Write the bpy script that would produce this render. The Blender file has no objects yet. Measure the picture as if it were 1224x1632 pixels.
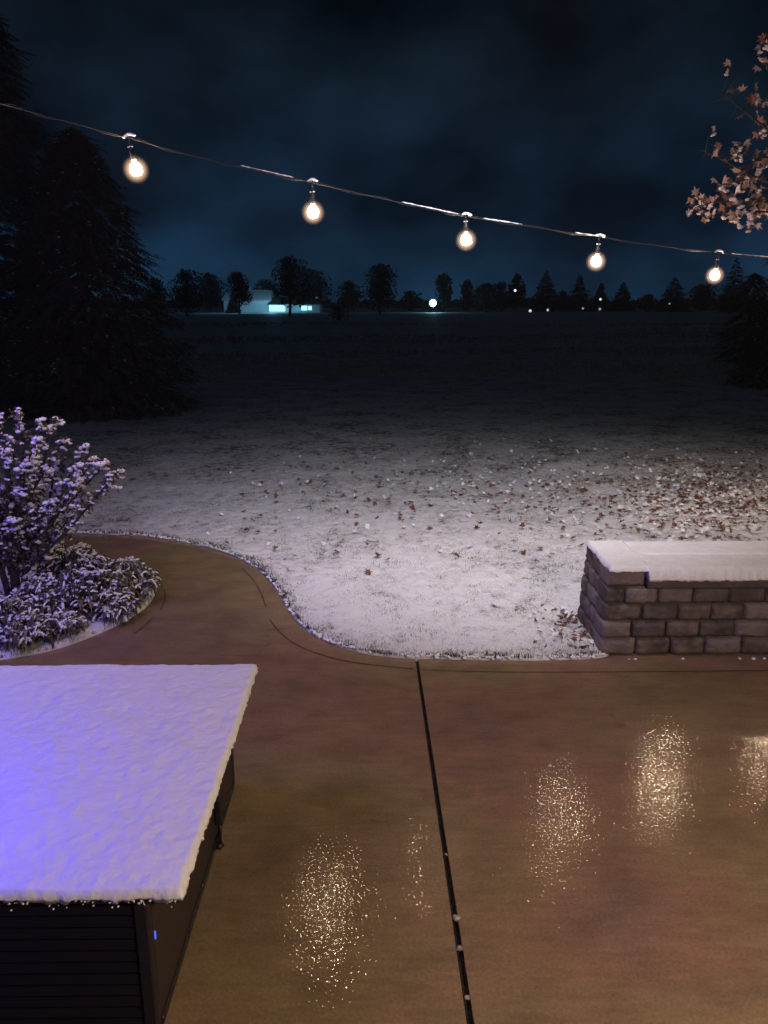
import bpy, math, random
import numpy as np
from mathutils import Vector, Matrix

# ------------------------------------------------------------------ camera
H = 2.4
PITCH = math.radians(14.9); YAW = math.radians(0.56)
FPX = 1226.0
scene = bpy.context.scene
C = scene.collection
cam_d = bpy.data.cameras.new("camera"); cam = bpy.data.objects.new("camera", cam_d); C.objects.link(cam)
cam_d.sensor_width = 36; cam_d.lens = FPX / 1632 * 36
cam_d.clip_start = 0.05; cam_d.clip_end = 6000
cam.location = (0, 0, H)
cam.rotation_euler = (math.pi / 2 - PITCH, 0, -YAW)
scene.camera = cam
CM = cam.rotation_euler.to_matrix()

# ------------------------------------------------------------------ night sky
world = bpy.data.worlds.new("World"); scene.world = world; world.use_nodes = True
def N(nt, typ, **kw):
    n = nt.nodes.new(typ)
    for k, v in kw.items():
        if k in ('op', 'operation'): n.operation = v
        else: setattr(n, k, v)
    return n
def ramp(nt, stops, inp=None, interp='LINEAR'):
    r = nt.nodes.new('ShaderNodeValToRGB'); r.color_ramp.interpolation = interp
    e = r.color_ramp.elements
    while len(e) < len(stops): e.new(0.5)
    for i, (p, c) in enumerate(stops):
        e[i].position = p
        e[i].color = (c if len(c) == 4 else (*c, 1)) if hasattr(c, '__len__') else (c, c, c, 1)
    if inp is not None: nt.links.new(inp, r.inputs[0])
    return r
def mixc(nt, fac, a, b, mode='MIX'):
    m = nt.nodes.new('ShaderNodeMix'); m.data_type = 'RGBA'; m.blend_type = mode
    for sock, v in ((m.inputs[0], fac), (m.inputs[6], a), (m.inputs[7], b)):
        if hasattr(v, 'is_output'): nt.links.new(v, sock)
        elif hasattr(v, '__len__'): sock.default_value = (*v, 1) if len(v) == 3 else v
        else: sock.default_value = v
    return m.outputs[2]
wt = world.node_tree; wt.nodes.clear()
wo = N(wt, 'ShaderNodeOutputWorld'); wb = N(wt, 'ShaderNodeBackground')
tc = N(wt, 'ShaderNodeTexCoord'); sep = N(wt, 'ShaderNodeSeparateXYZ'); wt.links.new(tc.outputs['Generated'], sep.inputs[0])
grad = ramp(wt, [(0.0, (.0045, .0270, .0640)), (0.10, (.0022, .0130, .0330)), (0.22, (.0010, .0064, .0150)),
                 (0.40, (.0012, .0036, .0064)), (1.0, (.0009, .0026, .0044))], sep.outputs['Z'])
mp = N(wt, 'ShaderNodeMapping'); mp.inputs['Scale'].default_value = (1, 1, 1.5); mp.inputs['Location'].default_value = (.3, .2, .35)
wt.links.new(tc.outputs['Generated'], mp.inputs[0])
cl = N(wt, 'ShaderNodeTexNoise'); cl.inputs['Scale'].default_value = 3.4; cl.inputs['Detail'].default_value = 5; cl.inputs['Roughness'].default_value = .5
wt.links.new(mp.outputs[0], cl.inputs[0])
clr = ramp(wt, [(0.38, .35), (0.50, .85), (0.64, 1.7)], cl.outputs[0])
clc = ramp(wt, [(0.40, (0, 0, 0)), (0.66, (.0042, .0052, .0050))], cl.outputs[0])
skyc = mixc(wt, 1.0, grad.outputs[0], clr.outputs[0], 'MULTIPLY')
skyc = mixc(wt, 1.0, skyc, clc.outputs[0], 'ADD')
wt.links.new(skyc, wb.inputs[0]); wb.inputs[1].default_value = 1.0
wt.links.new(wb.outputs[0], wo.inputs[0])

scene.view_settings.view_transform = 'Standard'; scene.view_settings.look = 'None'
scene.view_settings.exposure = 0.0; scene.view_settings.gamma = 1
scene.render.engine = 'CYCLES'
scene.cycles.use_denoising = True
scene.cycles.max_bounces = 6; scene.cycles.diffuse_bounces = 3; scene.cycles.glossy_bounces = 3
scene.cycles.sample_clamp_indirect = 4
scene.cycles.use_light_tree = True
scene.cycles.use_adaptive_sampling = True; scene.cycles.adaptive_threshold = .03; scene.cycles.adaptive_min_samples = 48

def lamp(name, kind, loc, energy, col, size=.1, aim=None, spot=None, blend=.8):
    d = bpy.data.lights.new(name, kind); o = bpy.data.objects.new(name, d); C.objects.link(o)
    d.energy = energy; d.color = col; o.location = loc
    if kind == 'AREA': d.size = size
    else: d.shadow_soft_size = size
    if kind == 'SPOT': d.spot_size = math.radians(spot); d.spot_blend = blend
    if aim is not None:
        o.rotation_euler = (Vector(aim) - Vector(loc)).to_track_quat('-Z', 'Y').to_euler()
    return o
# house lamp, overhead spots and coloured party lamps, all out of the picture
lamp("porch_lamp", 'AREA', (2.3, .3, 2.7), 112, (1.0, .74, .54), .5, (1.0, 2.8, 0))
lamp("yard_flood_lamp", 'SPOT', (1.2, 4.4, 5.2), 900, (.95, .90, 1.0), .12, (1.0, 8.5, 0), 78, 1.0)  # unseen overhead spot, placed for the lawn light and its cutoff
lamp("leaf_drift_fill", 'SPOT', (4.4, 6.6, 4.6), 260, (1.0, .80, .62), .10, (5.0, 10.0, 0), 62, 1.0)  # added spot that brightens the leaf drift at right
lamp("blue_party_lamp", 'POINT', (-2.10, 2.10, 1.20), 62, (.0, .0, 1.0), .10)
lamp("violet_party_lamp", 'POINT', (-3.3, 4.2, 3.0), 175, (.36, .26, 1.0), .6)
BULB_POWER = 300.0

# ------------------------------------------------------------------ helpers
def ray(px, py):
    return (CM @ Vector(((px - 612) / FPX, (816 - py) / FPX, -1.0)))
sky_fill_d = bpy.data.lights.new('sky_fill', 'SUN'); sky_fill = bpy.data.objects.new('sky_fill', sky_fill_d); C.objects.link(sky_fill)
sky_fill_d.energy = .040; sky_fill_d.color = (.38, .58, 1.0); sky_fill_d.angle = math.radians(20); sky_fill.rotation_euler = (math.radians(28), math.radians(-12), 0)  # added cold fill that lifts the dark far field
def gp(px, py, z=0.0):            # where the line of sight meets the level z
    d = ray(px, py); t = (z - H) / d.z
    return Vector((d.x * t, d.y * t, z))
def at(px, py, Y):                # point on the line of sight at distance Y
    d = ray(px, py); t = Y / d.y
    return Vector((d.x * t, Y, H + d.z * t))

def mesh(name, verts, faces, mats=None, parent=None, smooth=False, midx=None):
    me = bpy.data.meshes.new(name)
    if isinstance(verts, np.ndarray) and isinstance(faces, np.ndarray):
        nv, (nf, k) = len(verts), faces.shape
        me.vertices.add(nv); me.vertices.foreach_set('co', verts.astype(np.float32).ravel())
        me.loops.add(nf * k); me.loops.foreach_set('vertex_index', faces.astype(np.int32).ravel())
        me.polygons.add(nf); me.polygons.foreach_set('loop_start', np.arange(0, nf * k, k, dtype=np.int32))
        me.update(calc_edges=True)
    else:
        me.from_pydata([tuple(v) for v in verts], [], [tuple(int(i) for i in f) for f in faces]); me.update()
    for m in (mats if isinstance(mats, (list, tuple)) else [mats]):
        if m: me.materials.append(m)
    if smooth: me.polygons.foreach_set('use_smooth', [True] * len(me.polygons))
    if midx is not None: me.polygons.foreach_set('material_index', np.asarray(midx, dtype=np.int32))
    o = bpy.data.objects.new(name, me); C.objects.link(o)
    if parent: o.parent = parent
    return o
def tag(o, label=None, cat=None, group=None, kind=None):
    if label: o['label'] = label
    if cat: o['category'] = cat
    if group: o['group'] = group
    if kind: o['kind'] = kind
    return o
def empty(name, loc=(0, 0, 0), **kw):
    o = bpy.data.objects.new(name, None); C.objects.link(o); o.location = loc; o.empty_display_size = .1
    return tag(o, **kw)
class MB:
    def __init__(s): s.v = []; s.f = []; s.m = []
    def add(s, vs, fs, m=0):
        b = len(s.v); s.v += [tuple(v) for v in vs]; s.f += [tuple(i + b for i in f) for f in fs]; s.m += [m] * len(fs)
    def box(s, a, b, m=0, bev=0):
        x0, y0, z0 = a; x1, y1, z1 = b
        if bev <= 0:
            s.add([(x0,y0,z0),(x1,y0,z0),(x1,y1,z0),(x0,y1,z0),(x0,y0,z1),(x1,y0,z1),(x1,y1,z1),(x0,y1,z1)],
                  [(0,3,2,1),(4,5,6,7),(0,1,5,4),(1,2,6,5),(2,3,7,6),(3,0,4,7)], m); return
        vs = []
        for zz, e in ((z0, bev), (z0 + bev, 0), (z1 - bev, 0), (z1, bev)):
            for px, py in ((x0+e+ (bev if e==0 else 0), y0+e), (x1-e-(bev if e==0 else 0), y0+e), (x1-e, y0+e+(bev if e==0 else 0)), (x1-e, y1-e-(bev if e==0 else 0)),
                           (x1-e-(bev if e==0 else 0), y1-e), (x0+e+(bev if e==0 else 0), y1-e), (x0+e, y1-e-(bev if e==0 else 0)), (x0+e, y0+e+(bev if e==0 else 0))):
                vs.append((px, py, zz))
        fs = [tuple(range(7, -1, -1)), tuple(range(24, 32))]
        for k in range(3):
            for i in range(8):
                j = (i + 1) % 8
                fs.append((k*8+i, k*8+j, k*8+8+j, k*8+8+i))
        s.add(vs, fs, m)
    def tube(s, pts, rads, n=6, m=0, cap=True):
        pts = [Vector(p) for p in pts]; vs = []; L = len(pts)
        if not hasattr(rads, '__len__'): rads = [rads] * L
        for i, p in enumerate(pts):
            d = (pts[min(i+1, L-1)] - pts[max(i-1, 0)]).normalized()
            a = d.cross(Vector((0, 0, 1)) if abs(d.z) < .95 else Vector((1, 0, 0))).normalized(); b = d.cross(a)
            for k in range(n):
                t = 2*math.pi*k/n
                vs.append(p + (a*math.cos(t) + b*math.sin(t)) * rads[i])
        fs = [(i*n+k, i*n+(k+1) % n, (i+1)*n+(k+1) % n, (i+1)*n+k) for i in range(L-1) for k in range(n)]
        if cap: fs += [tuple(range(n-1, -1, -1)), tuple(range((L-1)*n, L*n))]
        s.add(vs, fs, m)
    def lathe(s, prof, c=(0,0,0), n=16, m=0):
        vs = []; L = len(prof)
        for r, z in prof:
            for k in range(n):
                t = 2*math.pi*k/n; vs.append((c[0]+r*math.cos(t), c[1]+r*math.sin(t), c[2]+z))
        fs = [(i*n+k, i*n+(k+1) % n, (i+1)*n+(k+1) % n, (i+1)*n+k) for i in range(L-1) for k in range(n)]
        fs += [tuple(range(n-1, -1, -1)), tuple(range((L-1)*n, L*n))]
        s.add(vs, fs, m)
    def blob(s, c, r, m=0, rng=random, flat=.6, nu=7, nv=5, jit=.18):
        vs = []; ph = rng.random()*6
        for i in range(1, nv):
            th = math.pi*i/nv
            for k in range(nu):
                t = 2*math.pi*k/nu + ph; q = r*(1+rng.uniform(-jit, jit))
                vs.append((c[0]+q*math.sin(th)*math.cos(t), c[1]+q*math.sin(th)*math.sin(t), c[2]+q*flat*math.cos(th)))
        top = len(vs); vs.append((c[0], c[1], c[2]+r*flat)); bot = len(vs); vs.append((c[0], c[1], c[2]-r*flat))
        fs = [(i*nu+k, (i+1)*nu+k, (i+1)*nu+(k+1) % nu, i*nu+(k+1) % nu) for i in range(nv-2) for k in range(nu)]
        fs += [(top, k, (k+1) % nu) for k in range(nu)] + [(bot, (nv-2)*nu+(k+1) % nu, (nv-2)*nu+k) for k in range(nu)]
        s.add(vs, fs, m)
    def build(s, name, mats, parent=None, smooth=False):
        return mesh(name, s.v, s.f, mats, parent, smooth, s.m)

# value noise in numpy
def vnoise(x, y, scale=1.0, seed=0, octv=1, rough=.5):
    out = np.zeros_like(np.asarray(x, float)); amp = 1; tot = 0
    for o in range(octv):
        xs = x*scale + 17.3*seed + 91*o; ys = y*scale - 9.1*seed + 53*o
        xi = np.floor(xs).astype(np.int64); yi = np.floor(ys).astype(np.int64); fx = xs-xi; fy = ys-yi
        fx = fx*fx*(3-2*fx); fy = fy*fy*(3-2*fy)
        def h(a, b):
            n = (a*374761393 + b*668265263 + seed*1274126177) & 0xffffffff
            n = ((n ^ (n >> 13))*1274126177) & 0xffffffff
            return ((n ^ (n >> 16)) & 0xffff) / 65535.0
        v = (h(xi, yi)*(1-fx)+h(xi+1, yi)*fx)*(1-fy) + (h(xi, yi+1)*(1-fx)+h(xi+1, yi+1)*fx)*fy
        out = out + amp*v; tot += amp; amp *= rough; scale *= 2.03
    return out/tot

# ------------------------------------------------------------------ materials
def mat(name, col=(.5,.5,.5), rough=.8, bump=0, bscale=50, var=None, vscale=5, spec=.5, metal=0, detail=4, build=None, bdist=.02):
    m = bpy.data.materials.new(name); m.use_nodes = True; nt = m.node_tree
    p = nt.nodes['Principled BSDF']; p.inputs['Base Color'].default_value = (*col, 1); p.inputs['Roughness'].default_value = rough
    p.inputs['Specular IOR Level'].default_value = spec; p.inputs['Metallic'].default_value = metal
    t = N(nt, 'ShaderNodeTexCoord')
    if var is not None:
        n = N(nt, 'ShaderNodeTexNoise'); n.inputs['Scale'].default_value = vscale; n.inputs['Detail'].default_value = detail
        nt.links.new(t.outputs['Object'], n.inputs[0])
        r = ramp(nt, [(0.35, col), (0.65, var)], n.outputs[0]); nt.links.new(r.outputs[0], p.inputs['Base Color'])
    if bump:
        n2 = N(nt, 'ShaderNodeTexNoise'); n2.inputs['Scale'].default_value = bscale; n2.inputs['Detail'].default_value = 6
        nt.links.new(t.outputs['Object'], n2.inputs[0])
        b = N(nt, 'ShaderNodeBump'); b.inputs['Strength'].default_value = bump; b.inputs['Distance'].default_value = bdist
        nt.links.new(n2.outputs[0], b.inputs['Height']); nt.links.new(b.outputs[0], p.inputs['Normal'])
    if build: build(nt, p, t)
    return m
def emis(name, col, strength):
    m = bpy.data.materials.new(name); m.use_nodes = True; nt = m.node_tree; nt.nodes.clear()
    o = N(nt, 'ShaderNodeOutputMaterial'); e = N(nt, 'ShaderNodeEmission'); e.inputs[0].default_value = (*col, 1); e.inputs[1].default_value = strength
    nt.links.new(e.outputs[0], o.inputs[0]); return m

M = {}
M['snow'] = mat('snow', (.84,.84,.86), .55, .5, 60, (.78,.78,.81), 14, spec=.3, bdist=.012)
M['table_snow'] = mat('table_snow', (.84,.84,.86), .5, .6, 22, (.80,.80,.83), 20, spec=.3, bdist=.017)
M['block'] = mat('concrete_block', (.168,.128,.108), .9, .6, 45, (.060,.048,.045), 8, detail=8, bdist=.02)
M['block_dark'] = mat('dark_concrete_block', (.13,.105,.10), .9, .7, 40, (.06,.05,.05), 6, detail=8)
M['block_pale'] = mat('pale_concrete_block', (.22,.175,.17), .9, .6, 45, (.15,.12,.115), 5, detail=8)
M['capstone'] = mat('capstone', (.10,.08,.078), .9, .4, 60, (.07,.058,.055), 6)
M['bark'] = mat('bark', (.06,.045,.035), .9, .6, 30, (.035,.026,.02), 8)
M['dim_snow'] = mat('dim_snow', (.26,.26,.26), .9)  # snow colour darkened for the faint light on the spruce boughs
M['needle'] = mat('needles', (.018,.024,.014), .85, var=(.042,.040,.022), vscale=3)
M['far_leaf'] = mat('far_foliage', (.016,.020,.013), .9, var=(.028,.030,.02), vscale=.4)
M['dry_leaf'] = mat('dry_leaf', (.20,.075,.035), .7, var=(.10,.035,.022), vscale=9, bump=.2, bscale=80)
M['leaf_frost'] = mat('frosted_leaf', (.74,.66,.62), .7, var=(.50,.36,.30), vscale=16)
M['tan_leaf'] = mat('tan_leaf', (.38,.27,.22), .7, var=(.20,.09,.05), vscale=7, bump=.2, bscale=80)
M['grass'] = mat('grass_blade', (.055,.060,.025), .8, var=(.10,.080,.042), vscale=2)
M['plant'] = mat('wilted_leaf', (.085,.062,.042), .75, var=(.045,.050,.028), vscale=14)
M['plant_yellow'] = mat('yellow_leaf', (.24,.20,.08), .7, var=(.15,.10,.05), vscale=14)
M['black'] = mat('black_paint', (.012,.012,.013), .35, .1, 60)
M['wicker'] = mat('wicker', (.050,.034,.024), .6)
M['rubber'] = mat('black_rubber', (.01,.01,.01), .5)
M['wire'] = mat('wire_rubber', (.02,.019,.02), .5)
M['bulb'] = emis('bulb_glow', (1.0, .73, .46), BULB_POWER)
M['ice'] = mat('dirty_ice', (.34,.29,.25), .4)
M['filler'] = mat('joint_filler', (.012,.010,.009), .7, .8, 90)
M['white_siding'] = mat('siding', (.62,.64,.66), .7, var=(.56,.58,.60), vscale=.5)
M['dark_roof'] = mat('dark_shingles', (.02,.02,.022), .9, var=(.03,.03,.033), vscale=1)
M['soil'] = mat('soil', (.04,.03,.022), .95, .8, 20)

def b_wicker(nt, p, t):
    w = N(nt, 'ShaderNodeTexWave'); w.wave_type = 'BANDS'; w.bands_direction = 'Y'; w.inputs['Scale'].default_value = 60; w.inputs['Distortion'].default_value = .6
    nt.links.new(t.outputs['Object'], w.inputs[0])
    w2 = N(nt, 'ShaderNodeTexWave'); w2.wave_type = 'BANDS'; w2.bands_direction = 'Z'; w2.inputs['Scale'].default_value = 45
    nt.links.new(t.outputs['Object'], w2.inputs[0])
    mu = N(nt, 'ShaderNodeMath', op='MULTIPLY'); nt.links.new(w.outputs[1], mu.inputs[0]); nt.links.new(w2.outputs[1], mu.inputs[1])
    r = ramp(nt, [(0, (.022,.015,.011)), (1, (.085,.058,.040))], mu.outputs[0]); nt.links.new(r.outputs[0], p.inputs['Base Color'])
    b = N(nt, 'ShaderNodeBump'); b.inputs['Strength'].default_value = .6; b.inputs['Distance'].default_value = .004
    nt.links.new(mu.outputs[0], b.inputs['Height']); nt.links.new(b.outputs[0], p.inputs['Normal'])
M['wicker'] = mat('wicker', (.05,.034,.024), .55, build=b_wicker)

def b_concrete(nt, p, t):
    L = nt.links
    def noise(s, d=4, r=.55, sc=(1,1,1), off=(0,0,0)):
        mpn = N(nt, 'ShaderNodeMapping'); mpn.inputs['Scale'].default_value = sc; mpn.inputs['Location'].default_value = off
        L.new(t.outputs['Object'], mpn.inputs[0])
        n = N(nt, 'ShaderNodeTexNoise'); n.inputs['Scale'].default_value = s; n.inputs['Detail'].default_value = d; n.inputs['Roughness'].default_value = r
        L.new(mpn.outputs[0], n.inputs[0]); return n.outputs[0]
    big = noise(.9, 5, .55, off=(3,1,0)); med = noise(3.2, 6, .6, (1,1.6,1)); brush = noise(14, 6, .65, (.35,2.2,1)); fine = noise(75, 4, .7)
    c = ramp(nt, [(0.30, (.165,.105,.066)), (0.45, (.215,.155,.080)), (0.58, (.230,.135,.085)), (0.70, (.175,.115,.088))], big).outputs[0]
    c = mixc(nt, .55, c, ramp(nt, [(0.30, .62), (0.48, 1.0), (0.7, 1.28)], med).outputs[0], 'MULTIPLY')
    c = mixc(nt, .65, c, ramp(nt, [(0.30, .80), (0.5, 1.0), (0.72, 1.22)], brush).outputs[0], 'MULTIPLY')
    c = mixc(nt, .6, c, ramp(nt, [(0.3, .6), (0.7, 1.4)], fine).outputs[0], 'MULTIPLY')
    # small dark wet stains left by leaves
    st = noise(2.6, 3, .6, off=(8,3,0))
    c = mixc(nt, ramp(nt, [(0.70, 0.0), (0.76, .6)], st).outputs[0], c, (.05,.022,.015))
    L.new(c, p.inputs['Base Color']); p.inputs['Roughness'].default_value = .75; p.inputs['Specular IOR Level'].default_value = .25
    # film of water over the pebbly finish
    n1 = N(nt, 'ShaderNodeTexNoise'); n1.inputs['Scale'].default_value = 64; n1.inputs['Detail'].default_value = 1.5; L.new(t.outputs['Object'], n1.inputs[0])
    vo = N(nt, 'ShaderNodeTexVoronoi'); vo.inputs['Scale'].default_value = 90; L.new(t.outputs['Object'], vo.inputs[0])
    ad = N(nt, 'ShaderNodeMath', op='ADD'); L.new(n1.outputs[0], ad.inputs[0])
    mv = N(nt, 'ShaderNodeMath', op='MULTIPLY'); mv.inputs[1].default_value = .35; L.new(vo.outputs[0], mv.inputs[0]); L.new(mv.outputs[0], ad.inputs[1])
    b = N(nt, 'ShaderNodeBump'); b.inputs['Strength'].default_value = 1.0; b.inputs['Distance'].default_value = .00105
    L.new(ad.outputs[0], b.inputs['Height'])
    p.inputs['Coat Weight'].default_value = 1.0; p.inputs['Coat Roughness'].default_value = .075; p.inputs['Coat IOR'].default_value = 1.6
    wet = ramp(nt, [(0.36, .25), (0.56, .85)], noise(1.7, 4, .65, off=(1.2,5.4,0))).outputs[0]
    # the strip along the open joint has already drained dry
    dp = gp(735, 1370); sb = N(nt, 'ShaderNodeVectorMath', operation='SUBTRACT'); L.new(t.outputs['Object'], sb.inputs[0]); sb.inputs[1].default_value = (dp.x, dp.y, 0)
    sc1 = N(nt, 'ShaderNodeVectorMath', operation='MULTIPLY'); L.new(sb.outputs[0], sc1.inputs[0]); sc1.inputs[1].default_value = (2.3, .80, 0)
    ln = N(nt, 'ShaderNodeVectorMath', operation='LENGTH'); L.new(sc1.outputs[0], ln.inputs[0])
    dn = N(nt, 'ShaderNodeMath', op='ADD'); L.new(ln.outputs['Value'], dn.inputs[0]); L.new(noise(5, 3), dn.inputs[1])
    mw_ = N(nt, 'ShaderNodeMath', op='MULTIPLY'); L.new(wet, mw_.inputs[0]); L.new(ramp(nt, [(0.90, .02), (1.0, 1.0)], dn.outputs[0]).outputs[0], mw_.inputs[1]); wet = mw_.outputs[0]
    L.new(wet, p.inputs['Coat Weight'])
    L.new(b.outputs[0], p.inputs['Coat Normal']); L.new(b.outputs[0], p.inputs['Normal'])
M['concrete'] = mat('wet_brown_concrete', build=b_concrete)

def b_lawn(nt, p, t):
    L = nt.links
    def noise(s, d=4, r=.6, sc=(1,1,1)):
        mpn = N(nt, 'ShaderNodeMapping'); mpn.inputs['Scale'].default_value = sc; L.new(t.outputs['Object'], mpn.inputs[0])
        n = N(nt, 'ShaderNodeTexNoise'); n.inputs['Scale'].default_value = s; n.inputs['Detail'].default_value = d; n.inputs['Roughness'].default_value = r
        L.new(mpn.outputs[0], n.inputs[0]); return n.outputs[0]
    sp = N(nt, 'ShaderNodeSeparateXYZ'); L.new(t.outputs['Object'], sp.inputs[0])
    # snow cover thins out away from the patio: more blades show through
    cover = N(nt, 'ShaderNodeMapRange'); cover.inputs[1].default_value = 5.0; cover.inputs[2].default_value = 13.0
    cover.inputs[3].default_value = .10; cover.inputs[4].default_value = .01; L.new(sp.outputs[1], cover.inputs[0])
    patch = noise(1.1, 4); fine = noise(38, 5, .7, (1,.9,1)); mid = noise(9, 5, .65, (1,.9,1))
    a = N(nt, 'ShaderNodeMath', op='MULTIPLY_ADD'); a.inputs[1].default_value = .55; L.new(mid, a.inputs[0]); 
    a2 = N(nt, 'ShaderNodeMath', op='MULTIPLY'); a2.inputs[1].default_value = .45; L.new(fine, a2.inputs[0]); L.new(a2.outputs[0], a.inputs[2])
    s1 = N(nt, 'ShaderNodeMath', op='ADD'); L.new(a.outputs[0], s1.inputs[0]); L.new(cover.outputs[0], s1.inputs[1])
    pm = N(nt, 'ShaderNodeMath', op='MULTIPLY_ADD'); pm.inputs[1].default_value = .42; pm.inputs[2].default_value = -.20; L.new(patch, pm.inputs[0])
    s2 = N(nt, 'ShaderNodeMath', op='ADD'); L.new(s1.outputs[0], s2.inputs[0]); L.new(pm.outputs[0], s2.inputs[1])
    f = ramp(nt, [(0.42, 0.0), (0.50, .72), (0.60, 1.0)], s2.outputs[0]).outputs[0]
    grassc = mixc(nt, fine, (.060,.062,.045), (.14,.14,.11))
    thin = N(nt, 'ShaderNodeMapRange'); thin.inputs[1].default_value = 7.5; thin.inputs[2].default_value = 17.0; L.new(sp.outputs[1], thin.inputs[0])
    snc = mixc(nt, thin.outputs[0], (.80,.80,.82), (.34,.40,.44)); c = mixc(nt, f, grassc, snc)  # snow colour darkens and cools with distance from the patio
    L.new(c, p.inputs['Base Color'])
    b = N(nt, 'ShaderNodeBump'); b.inputs['Strength'].default_value = .9; b.inputs['Distance'].default_value = .05
    L.new(s2.outputs[0], b.inputs['Height']); L.new(b.outputs[0], p.inputs['Normal'])
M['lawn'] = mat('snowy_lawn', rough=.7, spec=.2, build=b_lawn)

# ------------------------------------------------------------------ ground levels and patio outline
edge_px = [(1400,1034),(1224,1035),(990,1036),(976,1037),(968,1050),(860,1053),(750,1052),(664,1050),(620,1048),(565,1039),(515,1022),(482,1002),(460,975),(445,945),
           (420,914),(380,889),(330,872),(270,860),(210,853),(140,851),(60,848),(-120,846),(-420,842)]
bed_px = [(-420,905),(-120,893),(40,884),(150,884),(215,898),(248,918),(252,940),(238,966),(202,990),(160,1010),(100,1033),(40,1047),(-60,1060),(-260,1075),(-600,1085)]
def smooth(pts, it=2):
    for _ in range(it):
        q = [pts[0]]
        for a, b in zip(pts, pts[1:]): q += [a*.75+b*.25, a*.25+b*.75]
        pts = q + [pts[-1]]
    return pts
E = smooth([gp(x, y).to_2d() for x, y in edge_px]); B = smooth([gp(x, y).to_2d() for x, y in bed_px])
E = [Vector((12, E[0].y))] + E
patio = E + B + [Vector((B[-1].x - .3, -3)), Vector((12, -3))]
poly = np.array([(p.x, p.y) for p in patio])
def sdist(x, y):      # distance to the concrete outline, negative inside
    d = np.full(x.shape, 1e9); ins = np.zeros(x.shape, bool)
    for i in range(len(poly)):
        a = poly[i]; b = poly[(i+1) % len(poly)]; e = b-a
        wx = x-a[0]; wy = y-a[1]; t = np.clip((wx*e[0]+wy*e[1])/(e@e+1e-12), 0, 1)
        d = np.minimum(d, (wx-e[0]*t)**2+(wy-e[1]*t)**2)
        c = ((a[1] > y) != (b[1] > y)) & (x < (b[0]-a[0])*(y-a[1])/((b[1]-a[1]) if b[1] != a[1] else 1e-12)+a[0])
        ins ^= c
    d = np.sqrt(d); return np.where(ins, -d, d)
def terrain(x, y):
    r = np.asarray(y, float)
    t = np.clip((r-22)/130, 0, 1); z = 1.55*t*t*(3-2*t)
    t2 = np.clip((r-150)/400, 0, 1); z = z+.70*t2
    w = np.clip((r-20)/20, 0, 1)*np.clip(1.6-(r-20)/90, 0, 1)
    z = z + w*.16*(vnoise(x, y, .09, 5, 3)-.5) + .03*(vnoise(x, y, .5, 6, 2)-.5)*np.clip((r-5)/3, 0, 1)
    return z

rad = np.concatenate([np.geomspace(4.9, 9, 330)[:-1], np.geomspace(9, 24, 220)[:-1], np.geomspace(24, 700, 120)]) 
ang = np.radians(np.linspace(-60, 60, 900))
R_, A_ = np.meshgrid(rad, ang, indexing='ij')
gx = R_*np.sin(A_); gy = R_*np.cos(A_) - 1.2
near = R_ < 16
sd = np.full(gx.shape, 50.0); sd[near] = sdist(gx[near], gy[near])
lum = (vnoise(gx, gy, 13, 2, 3, .6)-.5)*.034 + (vnoise(gx, gy, 3.5, 3, 2)-.5)*.03
fade = np.clip((30-R_)/15, 0, 1)
edge_t = np.clip((sd+.004+ (vnoise(gx, gy, 26, 9, 2)-.5)*.045)/.04, 0, 1); edge_t = np.sqrt(edge_t)
gz = terrain(gx, gy) + (.028+lum*fade)*edge_t - .09*(1-edge_t)
nr, na = gx.shape
idx = np.arange(nr*na).reshape(nr, na)
fc = np.stack([idx[:-1,:-1], idx[:-1,1:], idx[1:,1:], idx[1:,:-1]], -1).reshape(-1, 4)[:, ::-1]
keep = (sd[:-1,:-1] > -.12) | (sd[1:,1:] > -.12)
fc = fc[keep.reshape(-1)]
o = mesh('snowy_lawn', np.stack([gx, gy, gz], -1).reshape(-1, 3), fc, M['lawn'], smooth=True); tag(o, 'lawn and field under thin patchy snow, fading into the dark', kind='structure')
o = mesh('ground', [(-60,-30,-.2),(60,-30,-.2),(60,20,-.2),(-60,20,-.2)], [(0,1,2,3)], M['soil']); tag(o, 'dark soil below the patio slabs', kind='structure')

# concrete slabs, split by the open joint
from mathutils.geometry import tessellate_polygon
def slab(name, pts, label, z=0.0, th=.12):
    tri = tessellate_polygon([[Vector((p.x, p.y, 0)) for p in pts]]); n = len(pts)
    vs = [(p.x, p.y, z) for p in pts] + [(p.x, p.y, z-th) for p in pts]
    area = sum(pts[i].x*pts[(i+1) % n].y-pts[(i+1) % n].x*pts[i].y for i in range(n))
    fs = []
    for a, b, c in tri:
        ar = (pts[b]-pts[a]).cross(pts[c]-pts[a]); fs.append((a, b, c) if ar > 0 else (a, c, b))
    for i in range(n):
        j = (i+1) % n; fs.append((i, n+i, n+j, j) if area > 0 else (i, j, n+j, n+i))
    return tag(mesh(name, vs, fs, M['concrete']), label, kind='structure')
jt = gp(664, 1050).to_2d(); jb = gp(750, 1632).to_2d()
jd = (jb-jt).normalized(); jn = Vector((-jd.y, jd.x))
if jn.x < 0: jn = -jn
def jline(off, y):
    p = jt+jn*off; return p+jd*((y-p.y)/jd.y)
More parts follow.
